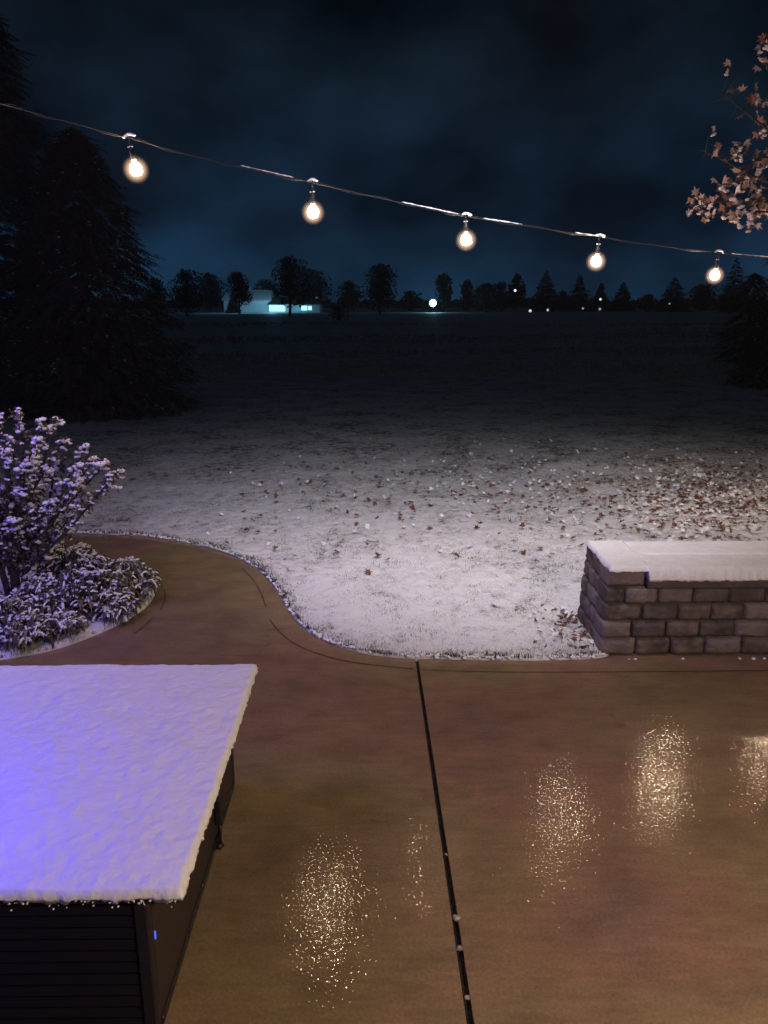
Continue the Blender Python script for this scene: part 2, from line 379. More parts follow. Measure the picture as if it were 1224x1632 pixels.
# split the outline at the joint
ytop = jt.y
right = [p for p in E if p.x > jline(.011, p.y).x] + [jline(.011, ytop)] + [jline(.018, -3), Vector((12, -3))]
left = [jline(-.011, ytop)] + [p for p in E if p.x < jline(-.011, p.y).x] + B + [Vector((B[-1].x-.3, -3)), jline(-.018, -3)]
slab('patio', right, 'wet brown concrete patio slab right of the open joint')
slab('patio', left, 'wet brown concrete slab left of the joint, curving away as a path')
mb = MB(); a = jline(-.03, ytop+.02); b_ = jline(.03, ytop+.02); c = jline(.035, -3); d = jline(-.035, -3)
mb.add([(a.x,a.y,-.020),(b_.x,b_.y,-.020),(c.x,c.y,-.020),(d.x,d.y,-.020)], [(0,3,2,1)])
tag(mb.build('joint_filler', M['filler']), 'black filler strip at the bottom of the open patio joint', kind='structure')
# hand tooled lines scored into the concrete
def strip(name, pts, w, m, z=.003, label=None):
    pts = smooth(pts, 2); vs = []; fs = []
    for i, p in enumerate(pts):
        dd = (pts[min(i+1, len(pts)-1)]-pts[max(i-1, 0)]).normalized(); nn = Vector((-dd.y, dd.x))
        ww = w*(.6+.8*random.random()) if 0 < i < len(pts)-1 else w*.2
        vs += [(p.x-nn.x*ww/2, p.y-nn.y*ww/2, z), (p.x+nn.x*ww/2, p.y+nn.y*ww/2, z)]
    for i in range(len(pts)-1): fs.append((2*i+1, 2*i, 2*i+2, 2*i+3))
    return tag(mesh(name, vs, fs, m), label, kind='structure')
random.seed(3)
M['score'] = mat('scored_line', (.040,.022,.015), .9, var=(.085,.050,.032), vscale=20)
M['score_pale'] = mat('pale_scratch', (.26,.165,.11), .8)
P2 = lambda L: [gp(x, y).to_2d() for x, y in L]
strip('tooled_line', P2([(386,906),(405,925),(416,945),(424,968)]), .010, M['score'], label='upper curved line tooled beside the lawn edge')
strip('tooled_line', P2([(430,988),(445,1008),(470,1028),(515,1046),(570,1058),(662,1067)]), .011, M['score'], label='lower curved line tooled beside the lawn edge')
strip('tooled_line', P2([(668,1068),(760,1071),(880,1072),(1010,1071),(1240,1069)]), .009, M['score'], label='straight line tooled along the lawn edge right of the joint')
strip('tooled_line', P2([(262,940),(264,958),(255,972)]), .008, M['score'], label='short line tooled beside the planting bed tip')
strip('tooled_line', P2([(244,985),(228,1000),(214,1010)]), .010, M['score'], label='short dark crack beside the planting bed')
strip('scratch', P2([(248,918),(300,909),(345,900)]), .014, M['score_pale'], label='pale straight scratch across the curving path')

# planting bed under the shrubs
bed = [p for p in B] + [Vector((B[-1].x, B[0].y))]
bp = np.array([(p.x, p.y) for p in B])
bx, by = np.meshgrid(np.linspace(-9, -1.0, 330), np.linspace(4.6, 9.5, 220), indexing='ij')
bsd = sdist(bx, by)
# inside bed = outside concrete and left of the path: select cells below the path
bedpoly = np.array([(p.x, p.y) for p in B] + [(B[-1].x-6, B[-1].y), (B[0].x-6, B[0].y)])
def inside(polyg, x, y):
    ins = np.zeros(x.shape, bool)
    for i in range(len(polyg)):
        a = polyg[i]; b = polyg[(i+1) % len(polyg)]
        ins ^= ((a[1] > y) != (b[1] > y)) & (x < (b[0]-a[0])*(y-a[1])/((b[1]-a[1]) if b[1] != a[1] else 1e-12)+a[0])
    return ins

# ------------------------------------------------------------------ fallen leaves
def leaf_shape(rng, lobes=5, curl=.25):
    pts = []; n = lobes*2+2
    for i in range(n):
        t = -math.pi*.80 + 2*math.pi*.80*i/(n-1)
        r = (1.0 if i % 2 == 1 else .52)*(1-.16*abs(t))*rng.uniform(.85, 1.12)
        pts.append((r*math.sin(t), r*math.cos(t)*.95))
    pts = [(0, -.55)] + pts
    cx = 0; cv = []
    k1 = rng.uniform(-curl, curl); k2 = rng.uniform(0, curl)*1.6
    def zz(x, y): return abs(x)*k2 + x*x*k1 + y*y*k1*.6
    vs = [(0, 0, 0)] + [(x, y, zz(x, y)) for x, y in pts]
    n = len(pts); fs = [(0, 1+i, 1+(i+1) % n) for i in range(n)]
    vs += [(-.03, -.5, .0), (.03, -.5, 0), (.06+rng.uniform(-.1,.1), -1.05, .12)]; fs.append((n+1, n+2, n+3))
    return vs, fs
rng = random.Random(11)
protos = []
for k in range(8):
    vs, fs = leaf_shape(rng, rng.choice([3,5,5]), .55)
    protos.append((vs, fs))
lawn_sample = lambda x, y: float(terrain(np.array([x]), np.array([y]))[0])
def on_lawn(x, y): return float(sdist(np.array([x]), np.array([y]))[0]) > .04
def leaf_px(r):
    # denser drift at right, sparse elsewhere
    while True:
        k = r.random()
        if k < .70: x = r.gauss(1150, 95); y = r.gauss(795, 34)
        elif k < .93: x = r.gauss(830, 170); y = r.gauss(775, 35)
        else: x = r.uniform(330, 960); y = r.uniform(720, 900)
        if not (250 < x < 1500 and 700 < y < 1000): continue
        p = gp(x, y)
        if on_lawn(p.x, p.y): return p, x, y
locs = []
for i in range(2600):
    p, x, y = leaf_px(rng); locs.append((p, rng.uniform(.032, .062)*(1.0 if rng.random() < .7 else .75)))
locs.sort(key=lambda q: -(q[1]/q[0].length))
proto_me = []
for k, (vs, fs) in enumerate(protos):
    for kind in ('dry_leaf', 'snow'):
        me = bpy.data.meshes.new('fallen_leaf'); me.from_pydata(vs, [], fs); me.materials.append(M[kind]); me.update(); proto_me.append(me)
def leaf_matrix(p, s, r):
    return Matrix.Translation((p.x, p.y, lawn_sample(p.x, p.y)+.036+r.uniform(0, .03))) @ Matrix.Rotation(r.uniform(0, 6.28), 4, 'Z') @ Matrix.Rotation(r.gauss(0, .35), 4, 'X') @ Matrix.Rotation(r.gauss(0, .35), 4, 'Y') @ Matrix.Scale(s, 4)
NIND = 290
for i, (p, s) in enumerate(locs[:NIND]):
    ob = bpy.data.objects.new('fallen_leaf', proto_me[2*rng.randrange(8)+(rng.random() < .38)]); C.objects.link(ob)
    ob.matrix_world = leaf_matrix(p, s, rng)
    white = ob.data.materials[0].name == 'snow'
    tag(ob, 'small curled leaf white with snow among many strewn over the lawn' if white else 'small curled reddish brown leaf among many strewn over the snowy lawn', 'leaf', 'snow covered fallen leaves on the lawn' if white else 'bare brown fallen leaves on the snowy lawn')
mb = MB()
for p, s in locs[NIND:]:
    vs, fs = protos[rng.randrange(8)]; mt = leaf_matrix(p, s, rng)
    mb.add([mt @ Vector(v) for v in vs], fs, 0 if rng.random() < .5 else 1)
tag(mb.build('leaf_litter', [M['dry_leaf'], M['snow']]), 'litter of small brown and snow dusted leaves strewn across the lawn', kind='stuff')
for (px, py, s, rz, lab) in ((587,914,.060,.4,'large dark purplish leaf lying alone near the lawn edge above the patio joint'),
                             (787,966,.055,2.1,'large brown leaf standing curled on the snow between the joint and block wall')):
    p = gp(px, py, .04); ob = bpy.data.objects.new('fallen_leaf', proto_me[4]); C.objects.link(ob)
    ob.matrix_world = Matrix.Translation((p.x, p.y, .05)) @ Matrix.Rotation(rz, 4, 'Z') @ Matrix.Rotation(.5, 4, 'X') @ Matrix.Scale(s, 4)
    tag(ob, lab, 'leaf')

# ------------------------------------------------------------------ grass blades poking out of the snow
def blades(n, sampler, seed, hmin, hmax):
    r = np.random.default_rng(seed); x, y = sampler(r, n)
    ok = sdist(x, y) > .012; x = x[ok]; y = y[ok]; n = len(x)
    z = terrain(x, y)+.010
    h = r.uniform(hmin, hmax, n); a = r.uniform(0, 2*np.pi, n); w = r.uniform(.0018, .0035, n)*(1+np.clip(y-6, 0, 8)*.12); lean = r.normal(0, .7, n)*h; la = r.uniform(0, 2*np.pi, n)
    v0 = np.stack([x-w*np.cos(a), y-w*np.sin(a), z], -1); v1 = np.stack([x+w*np.cos(a), y+w*np.sin(a), z], -1)
    v2 = np.stack([x+lean*np.cos(la), y+lean*np.sin(la), z+h+.018], -1)
    V = np.stack([v0, v1, v2], 1).reshape(-1, 3); return V
def s_edge(r, n):
    pts = np.array([(p.x, p.y) for p in E if -8 < p.x < 2.2]); seg = pts[1:]-pts[:-1]; L = np.linalg.norm(seg, axis=1)
    i = r.choice(len(seg), n, p=L/L.sum()); t = r.random(n); q = pts[i]+seg[i]*t[:, None]
    off = np.abs(r.normal(0, .055, n))+.012; nn = np.stack([seg[i][:,1], -seg[i][:,0]], -1)/L[i][:, None]
    return q[:,0]+nn[:,0]*off, q[:,1]+nn[:,1]*off
def s_lawn(r, n):
    y = 5+9*r.random(n)**1.3; x = r.uniform(-.62, .62, n)*(y+1)
    keepm = vnoise(x, y, 1.7, 4, 3) > .47
    return x[keepm], y[keepm]
def s_near(r, n):
    y = 5+2.6*r.random(n); x = r.uniform(-.62, .45, n)*(y+1); k_ = vnoise(x, y, 2.6, 14, 3) > .40
    return x[k_], y[k_]
V = np.concatenate([blades(13000, s_edge, 1, .002, .026), blades(26000, s_near, 3, .001, .014), blades(90000, s_lawn, 2, .002, .018)])
tag(mesh('grass_blades', V, np.arange(len(V)).reshape(-1, 3), M['grass']), 'short grass blades poking through the thin snow', 'grass', kind='stuff')

r = random.Random(3); mb = MB(); rn = np.random.default_rng(8)
ex, ey = s_edge(rn, 3600)
for x, y in zip(ex, ey):
    if float(vnoise(np.array([x]), np.array([y]), 9, 6, 2)[0]) < .40: continue
    q = r.uniform(.004, .013); mb.blob((x-.006, y-.012, .008+r.uniform(0, .016)), q*1.25, rng=r, flat=.6, nu=6, nv=4, jit=.35)
tag(mb.build('snow_clumps', M['snow'], smooth=True), 'little clumps of snow on the grass fringe along the lawn edge', 'snow', kind='stuff')

# ------------------------------------------------------------------ snow layers with ragged rounded rims
def snow_slab(name, x0, x1, y0, y1, z, th, res, seed, m, hang=0, skip='', rnd=.04, rag=.012, slits=(), lump=.006, frontcut=None):
    nx = int((x1-x0)/res)+1; ny = int((y1-y0)/res)+1
    X, Y = np.meshgrid(np.linspace(x0, x1, nx), np.linspace(y0, y1, ny), indexing='ij')
    rg = (vnoise(X, Y, 28, seed, 2)-.5)*rag*2 + (vnoise(X, Y, 90, seed+1)-.5)*rag
    yl = y0 if frontcut is None else frontcut(X)
    dl = X*0+9 if 'l' in skip else X-x0; dr = X*0+9 if 'r' in skip else x1-X
    d = np.minimum(np.minimum(dl, dr), np.minimum(Y-yl, y1-Y))
    t = np.clip((d+0*rg)/rnd, 0, 1)
    prof = np.sqrt(np.clip(1-(1-t)**2, 0, 1))
    Z = z + th*(.12+.88*prof)+ ((vnoise(X, Y, 7, seed+2, 3)-.5)*lump*2 + (vnoise(X, Y, 30, seed+3, 2)-.5)*lump)*np.clip(t*1.2, 0, 1)
    for (sy, sx0, dep, wid) in slits:
        f = np.exp(-((Y-sy-(vnoise(X, X*0, 2, 3)-.5)*.02)/wid)**2)*np.clip((X-sx0)/.1, 0, 1)*(.45+.55*vnoise(X, Y*0, 5, 8, 2))
        Z = Z-dep*f
    # push the rim in and out
    k = np.clip(1-d/.03, 0, 1)
    cxs = np.where(np.isclose(d, X-x0), 1, 0)-np.where(np.isclose(d, x1-X), 1, 0); cys = np.where(np.isclose(d, Y-yl), 1, 0)-np.where(np.isclose(d, y1-Y), 1, 0)
    Xo = X+rg*k*cxs; Yo = np.maximum(Y, yl)+rg*k*cys
    n = nx*ny; idx = np.arange(n).reshape(nx, ny)
    top = np.stack([Xo, Yo, Z], -1).reshape(-1, 3); hz = np.zeros_like(Z); hz[:,0] = hang*np.clip((vnoise(X[:,0], X[:,0]*0, 26, seed+5, 3)-.42)*5, 0, 1)*(.6+.4*vnoise(X[:,0], X[:,0]*0, 110, seed+6)); hz[-1,:] = hang*.35*np.clip((vnoise(Y[-1], Y[-1]*0, 40, seed+7, 2)-.45)*4, 0, 1)
    bot = np.stack([Xo, Yo, z-hz], -1).reshape(-1, 3)
    f = np.stack([idx[:-1,:-1], idx[1:,:-1], idx[1:,1:], idx[:-1,1:]], -1).reshape(-1, 4)
    ring = np.concatenate([idx[:,0], idx[-1,1:], idx[-2::-1,-1], idx[0,-2:0:-1]])
    rb = ring + n; sides = np.stack([ring, rb, np.roll(rb, -1), np.roll(ring, -1)], -1)
    F = np.concatenate([f, f[:, ::-1]+n, sides])
    return mesh(name, np.concatenate([top, bot]), F, m, smooth=True)

# ------------------------------------------------------------------ snow covered table
TX1 = -.617; TX0 = -2.35; TY0 = 2.045; TY1 = 3.66; TT = .617   # snow rim and top level
SN = .029; LID = TT-SN
tb = empty('patio_table', ((TX0+TX1)/2, (TY0+TY1)/2, 0), label='large dark woven-sided rectangular patio table covered in a thick even layer of snow', cat='table')
def rel(o, par):
    o.parent = par; o.matrix_parent_inverse = Matrix.Translation(-par.location); return o
mb = MB(); mb.box((TX0+.012, TY0+.012, LID-.030), (TX1-.012, TY1-.012, LID), bev=.005); rel(mb.build('table_top', M['black']), tb)
BX1 = -.744; BY0 = 2.068; BX0 = TX0+.13; BY1 = 3.52; BT = LID-.031
mb = MB(); mb.box((BX1-.012, BY0+.05, .03), (BX1, BY1-.05, BT)); rel(mb.build('side_panel', M['wicker']), tb)
mb = MB()   # front: stacked dark slats
for k in range(11):
    z0 = .04+k*.046; mb.box((BX0+.04, BY0+.006, z0), (BX1-.045, BY0+.022, z0+.041), bev=.004)
rel(mb.build('front_panel', mat('slat_paint', (.004,.004,.005), .4)), tb)
mb = MB(); mb.box((BX0, BY1-.05, .03), (BX1-.05, BY1-.035, BT)); rel(mb.build('back_panel', M['wicker']), tb)
mb = MB(); mb.box((BX0, BY0+.06, .03), (BX0+.012, BY1-.06, BT)); rel(mb.build('side_panel', M['wicker']), tb)
for cx_, cy_ in ((BX1-.02, BY0+.02), (BX1-.02, BY1-.02), (BX0+.02, BY0+.02), (BX0+.02, BY1-.02)):
    mb = MB(); mb.box((cx_-.023, cy_-.023, 0), (cx_+.023, cy_+.023, BT-.002), bev=.006); rel(mb.build('leg', M['black']), tb)
mb = MB(); mb.box((BX1-.010, BY0+.045, .012), (BX1+.008, BY1-.045, .045), bev=.004); rel(mb.build('bottom_rail', M['black']), tb)
# latch and hook on the side
def side_pt(px, py, X):
    d = ray(px, py); t = X/d.x; return Vector((X, d.y*t, H+d.z*t))
q = side_pt(352, 1290, BX1+.03); mb = MB(); mb.box((BX1+.001, q.y-.022, q.z-.075), (BX1+.034, q.y+.022, q.z+.065), bev=.008)
mb.tube([(BX1+.02, q.y, q.z+.06), (BX1+.012, q.y, q.z+.16)], .007); rel(mb.build('latch', M['rubber']), tb)
q2 = side_pt(350, 1347, BX1+.02); mb = MB(); mb.tube([(BX1+.02, q.y, q.z-.07), (BX1+.024, (q.y+q2.y)/2, (q.z+q2.z)/2), (BX1+.02, q2.y, q2.z)], .010)
mb.blob((BX1+.018, q2.y, q2.z), .022, flat=.8); rel(mb.build('hook', M['rubber'], smooth=True), tb)
q3 = side_pt(248, 1490, BX1+.004); mb = MB(); mb.box((BX1+.0005, q3.y-.004, q3.z-.016), (BX1+.005, q3.y+.004, q3.z+.016), bev=.0015); rel(mb.build('blue_dot', emis('blue_dot_emission', (.10,.16,1.0), 1.0)), tb)  # small emissive blue dot on the side panel
sn = snow_slab('snow_layer', TX0, TX1, TY0, TY1, LID+.001, SN, .0085, 21, M['table_snow'], hang=.020, rnd=.020, rag=.0042, lump=.0060)
tag(sn, 'thick smooth snow layer lying on the large dark patio table', 'snow')
r = random.Random(5); mb = MB()
for i in range(260):
    x = r.uniform(TX0+.02, TX1-.02); 
    if vnoise(np.array([x]), np.array([0.0]), 9, 4, 2)[0] < .40 and r.random() < .7: continue
    mb.blob((x, TY0+.008-r.random()*.006, LID-.004-abs(r.gauss(0, .012))), r.uniform(.0015, .0045), rng=r, flat=.8, nu=7, nv=5, jit=.4)
for i in range(120):
    y = r.uniform(TY0, TY1); mb.blob((TX1-.010+r.random()*.006, y, LID-r.uniform(-.004, .010)), r.uniform(.003, .008), rng=r, flat=.9, nu=6, nv=4)
tag(mb.build('snow_crumbs', M['snow'], smooth=True), 'crumbs of snow clinging to the front lip of the patio table', 'snow', kind='stuff')

# ------------------------------------------------------------------ block seat wall
WY0 = 5.03; WY1 = 5.69; WX0 = gp(972, 912, .63).x; WT = .63
WX1 = WX0+3.4
CH = [.0, .130, .257, .384, .511, .628]
bw = empty('block_wall', (WX0, WY0, 0), label='low grey brown concrete block wall with snow on top, standing at the patio edge', cat='wall')
r = random.Random(8)
def rough_block(mb, a, b, r, bev=.014, axis='front'):
    # rounded weathered block: a few rings with jitter
    x0, y0, z0 = a; x1, y1, z1 = b; nx, nz = 15, 9; sd_ = r.randint(0, 999); vs = []; fs = []
    def prof(t, n): # rounding near the borders
        e = min(t, 1-t)*n; return 1-max(0, 1-e)**2 if e < 1 else 1
    for i in range(nx):
        for k in range(nz):
            u = i/(nx-1); v = k/(nz-1)
            uu = u; vv = v
            bul = min(prof(u, 9), 1)*min(prof(v, 4.6), 1); rough = float(vnoise(np.array([u*5+sd_]), np.array([v*3+.3*sd_]), 1.0, 3, 4, .7)[0])*.036
            vs.append((x0+(x1-x0)*uu, y0+(1-bul)*.030+rough, z0+(z1-z0)*(vv+(.5-vv)*.06*(1-prof(u, 9)))) if axis == 'front' else (x0+(1-bul)*.014+rough*.7, y0+(y1-y0)*uu, z0+(z1-z0)*vv))
    n = nx*nz
    for i in range(nx): 
        for k in range(nz):
            vs.append((x0+(x1-x0)*i/(nx-1), y1, z0+(z1-z0)*k/(nz-1)) if axis == 'front' else (x1, y0+(y1-y0)*i/(nx-1), z0+(z1-z0)*k/(nz-1)))
    g = lambda i, k: i*nz+k
    for i in range(nx-1):
        for k in range(nz-1):
            q = (g(i,k), g(i+1,k), g(i+1,k+1), g(i,k+1)); q = q if axis == 'front' else q[::-1]
            fs.append(q); fs.append(tuple(n+j for j in q[::-1]))
    for i in range(nx-1):
        for k in (0, nz-1):
            q = (g(i,k), n+g(i,k), n+g(i+1,k), g(i+1,k)); fs.append(q if (k == 0) == (axis == 'front') else q[::-1])
    for k in range(nz-1):
        for i in (0, nx-1):
            q = (g(i,k), g(i,k+1), n+g(i,k+1), n+g(i,k)); fs.append(q if (i == 0) == (axis == 'front') else q[::-1])
    mb.add(vs, fs, r.choice([0,0,1,2]))
starts = [0.0, .29, 0.0, .20, 0.0]
for c in range(5):
    bat = .008*(4-c)                     # each lower course stands a little further out
    mb = MB(); z0 = CH[c]+.003; z1 = CH[c+1]-.003
    if c == 4:
        rough_block(mb, (WX0, WY0-.006, z0), (WX0+.262, WY0+.22, z1), r)
    else:
        x = WX0-bat; first = True
        wid = [.262, .215, .275, .135][c]
        while x < WX1:
            w = wid if first else r.choice([.235, .248, .255, .262]); first = False
            rough_block(mb, (x+.004, WY0-bat-r.uniform(0, .012), z0), (x+w-.004, WY0+.20, z1), r); x += w
    # blocks of the end face
    y = WY0+.225; yy = y+ (.0 if c % 2 else .10)
    ys = [WY0+.222] + ([WY0+.36] if c % 2 else []) + [WY0+.50, WY1-.01]
    for ya, yb in zip(ys, ys[1:]): rough_block(mb, (WX0-bat-r.uniform(0, .01), ya+.004, z0), (WX0+.24, yb-.004, z1), r, axis='side')
    rel(mb.build('block_course', [M['block'], M['block_dark'], M['block_pale']], smooth=True), bw)
mb = MB(); mb.box((WX0+.03, WY0+.04, .0), (WX1, WY1-.03, .511)); mb.box((WX0+.03, WY0+.20, .512), (WX0+.265, WY1-.03, .622)); rel(mb.build('core_fill', M['capstone']), bw)
CX0 = WX0+.268
mb = MB()
x = CX0
while x < WX1:
    w = 1.2; mb.box((x+.002, WY0-.026, .514), (min(x+w, WX1)-.002, WY0+.30, .572), bev=.006); mb.box((x+.002, WY0+.318, .514), (min(x+w, WX1)-.002, WY1, .572), bev=.006); x += w
rel(mb.build('capstone', M['capstone']), bw)
sn = snow_slab('snow_layer', WX0+.004, CX0+.012, WY0-.002, WY1-.004, .629, .034, .011, 33, M['snow'], hang=.006, skip='r', rnd=.04, rag=.008, lump=.004)
tag(sn, 'snow on the raised left corner of the block wall', 'snow')
sn = snow_slab('snow_layer', CX0+.006, WX1, WY0-.034, WY1-.004, .573, .089, .011, 34, M['snow'], hang=.012, skip='l', rnd=.055, rag=.010, slits=((WY0+.31, CX0+.02, .075, .014), ), lump=.005)
tag(sn, 'long grooved snow layer on the lower main part of the block wall', 'snow')
# snow crumbs and leaves along the foot of the wall
mb = MB(); r = random.Random(9)
for i in range(24):
    x = WX0+r.uniform(.05, 2.2); 
    mb.blob((x, WY0-.06-r.random()*.02, .003), r.uniform(.004, .016), rng=r, flat=.45, nu=8, nv=4, jit=.45)
tag(mb.build('snow_crumbs', M['snow'], smooth=True), 'crumbs of snow along the foot of the block wall', 'snow', kind='stuff')
# brown leaves caught beside the end of the wall
mb = MB()
for i in range(110):
    a_ = r.random(); x = WX0-.05-abs(r.gauss(0, .16)); y = WY0+r.uniform(-.05, .75)
    vs, fs = protos[r.randrange(8)]
    mt = Matrix.Translation((x, y, .04+r.uniform(0, .05))) @ Matrix.Rotation(r.uniform(0, 6.28), 4, 'Z') @ Matrix.Rotation(r.gauss(0, .7), 4, 'X') @ Matrix.Scale(r.uniform(.02, .04), 4)
    mb.add([mt @ Vector(v) for v in vs], fs, 0 if r.random() < .65 else 1)
tag(mb.build('leaf_pile', [M['dry_leaf'], M['snow']]), 'dark drift of leaves caught against the end of the block wall', kind='stuff')
# chunks of ice caught in the open joint
for k, (px, py, s) in enumerate(((727,1463,.017),(733,1512,.013),(745,1590,.010),(711,1362,.007))):
    p = gp(px, py, -.005); mb = MB(); mb.blob((0,0,0), s, rng=r, flat=.7, jit=.35)
    o = mb.build('ice_chunk', M['ice']); o.location = (p.x, p.y, -.004)
    tag(o, ['largest of the pale ice chunks wedged in the open patio joint', 'pale ice chunk just nearer than the largest one in the patio joint',
            'small pale ice chunk in the patio joint nearest the viewer', 'tiny ice crumb in the patio joint farthest from the viewer'][k], 'ice', 'ice chunks in the patio joint')

# ------------------------------------------------------------------ string lights
wire_px = [(-260,92,4.6),(-60,150,5.1),(0,165,5.22),(100,192,5.40),(205,220,5.62),(300,247,5.78),(395,268,5.95),(497,291,6.12),(600,315,6.27),(680,332,6.4),(742,345,6.52),(850,362,6.75),(955,378,6.98),(1050,392,7.26),(1145,403,7.55),(1224,411,7.85),(1330,418,8.3),(1420,420,8.7),(1600,424,9.5)]
wp = [at(*q) for q in wire_px]
sl = empty('string_lights', wp[0], label='sagging black string of warm glowing bulbs with bits of snow along its wire', cat='string lights')
cur = []
for a, b in zip(wp, wp[1:]):
    for k in range(8): cur.append(a.lerp(b, k/8))
cur.append(wp[-1])
for _ in range(3): cur = [cur[0]]+[(cur[i-1]+cur[i]*2+cur[i+1])/4 for i in range(1, len(cur)-1)]+[cur[-1]]
mb = MB(); mb.tube(cur, .0030, 6); 
mb.tube([p+Vector((0, 0, .012*math.sin(i*.8))) for i, p in enumerate(cur)], .0022, 5)
rel(mb.build('wire', M['wire']), sl)
r = random.Random(14); mb = MB()
runs = []; i = 0
while i < len(cur)-4:
    L = r.randint(3, 12); 
    if r.random() < .55: runs.append((i, min(i+L, len(cur)-1)))
    i += L+r.randint(1, 4)
for a, b in runs:
    pts = []; rr = []
    for k in range(a, b):
        for s in range(3):
            pts.append(cur[k].lerp(cur[k+1], s/3)+Vector((0, 0, .007+r.uniform(0, .002)))); rr.append(r.uniform(.002, .0062))
    if len(pts) > 3: rr[0] = rr[-1] = .001; mb.tube(pts, rr, 6)
rel(mb.build('snow_cover', M['snow'], smooth=True), sl)
sock = [(.006,.052),(.010,.050),(.012,.03),(.019,.022),(.021,-.03),(.018,-.036)]
bulb = [(.010,-.040),(.014,-.050),(.028,-.058),(.037,-.074),(.041,-.093),(.038,-.113),(.028,-.127),(.012,-.131),(.004,-.134)]
halo_prof = [(.006,-.200),(.040,-.194),(.072,-.174),(.094,-.140),(.101,-.098),(.094,-.056),(.072,-.024),(.040,-.004),(.022,-.002)]
gm = bpy.data.materials.new('bulb_halo'); gm.use_nodes = True; gm.node_tree.nodes.clear()  # glowing volume ball that paints a soft halo around each bulb
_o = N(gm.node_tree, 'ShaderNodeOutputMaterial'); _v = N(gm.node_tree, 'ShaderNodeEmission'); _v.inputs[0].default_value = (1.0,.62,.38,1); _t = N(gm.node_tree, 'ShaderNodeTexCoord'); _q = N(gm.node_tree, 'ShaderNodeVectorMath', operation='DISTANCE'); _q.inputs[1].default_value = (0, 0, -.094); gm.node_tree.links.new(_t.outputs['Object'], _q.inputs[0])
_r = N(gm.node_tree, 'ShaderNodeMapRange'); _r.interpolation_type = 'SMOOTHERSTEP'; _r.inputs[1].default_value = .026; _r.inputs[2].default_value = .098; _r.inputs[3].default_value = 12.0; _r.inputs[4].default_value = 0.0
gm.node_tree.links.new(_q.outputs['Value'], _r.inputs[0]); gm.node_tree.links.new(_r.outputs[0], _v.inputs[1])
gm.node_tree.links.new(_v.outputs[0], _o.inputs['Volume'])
spots = [(205,220,5.62,217,272),(497,291,6.12,499,340),(742,345,6.52,743,384),(955,378,6.98,950,418),(1145,403,7.55,1139,440),(1330,418,8.3,1324,455),(1490,421,8.9,1484,458),(-60,150,5.1,-52,207)]
for k, (wx, wy, Y, bx_, by_) in enumerate(spots):
    p = at(wx, wy, Y); bc = at(bx_, by_, Y)
    top = Vector((p.x, p.y, p.z)); z_b = bc.z+.105
    drop = max(.02, p.z-(z_b+.05)); axis = (Vector((bc.x, bc.y, bc.z))-top).normalized()
    rot = Vector((0,0,-1)).rotation_difference(axis).to_matrix().to_4x4()
    base = top+axis*((bc-top).length-.100)
    s = MB(); s.lathe(sock[::-1], n=14); s.tube([(0,0,.05),(0,0,(base-top).length)], .0045, 6)
    so = s.build('socket', M['rubber'], smooth=True); so.matrix_world = Matrix.Translation(base) @ rot; 
    mw = so.matrix_world.copy(); so.parent = sl; so.matrix_parent_inverse = Matrix.Translation(-sl.location)
    g = MB(); g.lathe(bulb[::-1], n=20); g.v = [(x, y, z) for x, y, z in g.v]
    go = g.build('bulb', M['bulb'], smooth=True); go.parent = so
    g2 = MB(); g2.lathe(halo_prof, n=20); g2.build('halo_ball', gm, so, smooth=True)
    s2 = MB()
    for j in range(7):
        t = j/6; s2.blob((-.03+.07*t, 0, (base-top).length+.010+.012*math.sin(t*3.1)), r.uniform(.009, .014), rng=r, flat=.8)
    for j in range(4): s2.blob((-.012+.008*j, -.004, .045+.005*r.random()), .007, rng=r)
    so2 = s2.build('snow_cap', M['snow'], so, smooth=True)

# ------------------------------------------------------------------ trees
def leafcloud(mb, c, R, n, s, rng, m=0, flat=1.0, shell=.5):
    for _ in range(n):
        while True:
            d = Vector((rng.uniform(-1,1), rng.uniform(-1,1), rng.uniform(-1,1)))
            if d.length < 1: break
        rr = d.length; d = d*(shell+(1-shell)*rr) if rr > 0 else d
        p = Vector((c[0]+d.x*R[0], c[1]+d.y*R[1], c[2]+d.z*R[2]))
        a = Vector((rng.gauss(0,1), rng.gauss(0,1), rng.gauss(0,1)*flat)).normalized(); b = a.cross(Vector((rng.gauss(0,1), rng.gauss(0,1), rng.gauss(0,1)))).normalized()
        q = s*rng.uniform(.6, 1.4)
        mb.add([p-a*q, p+b*q*.5, p+a*q, p-b*q*.5], [(0,1,2,3)], m)

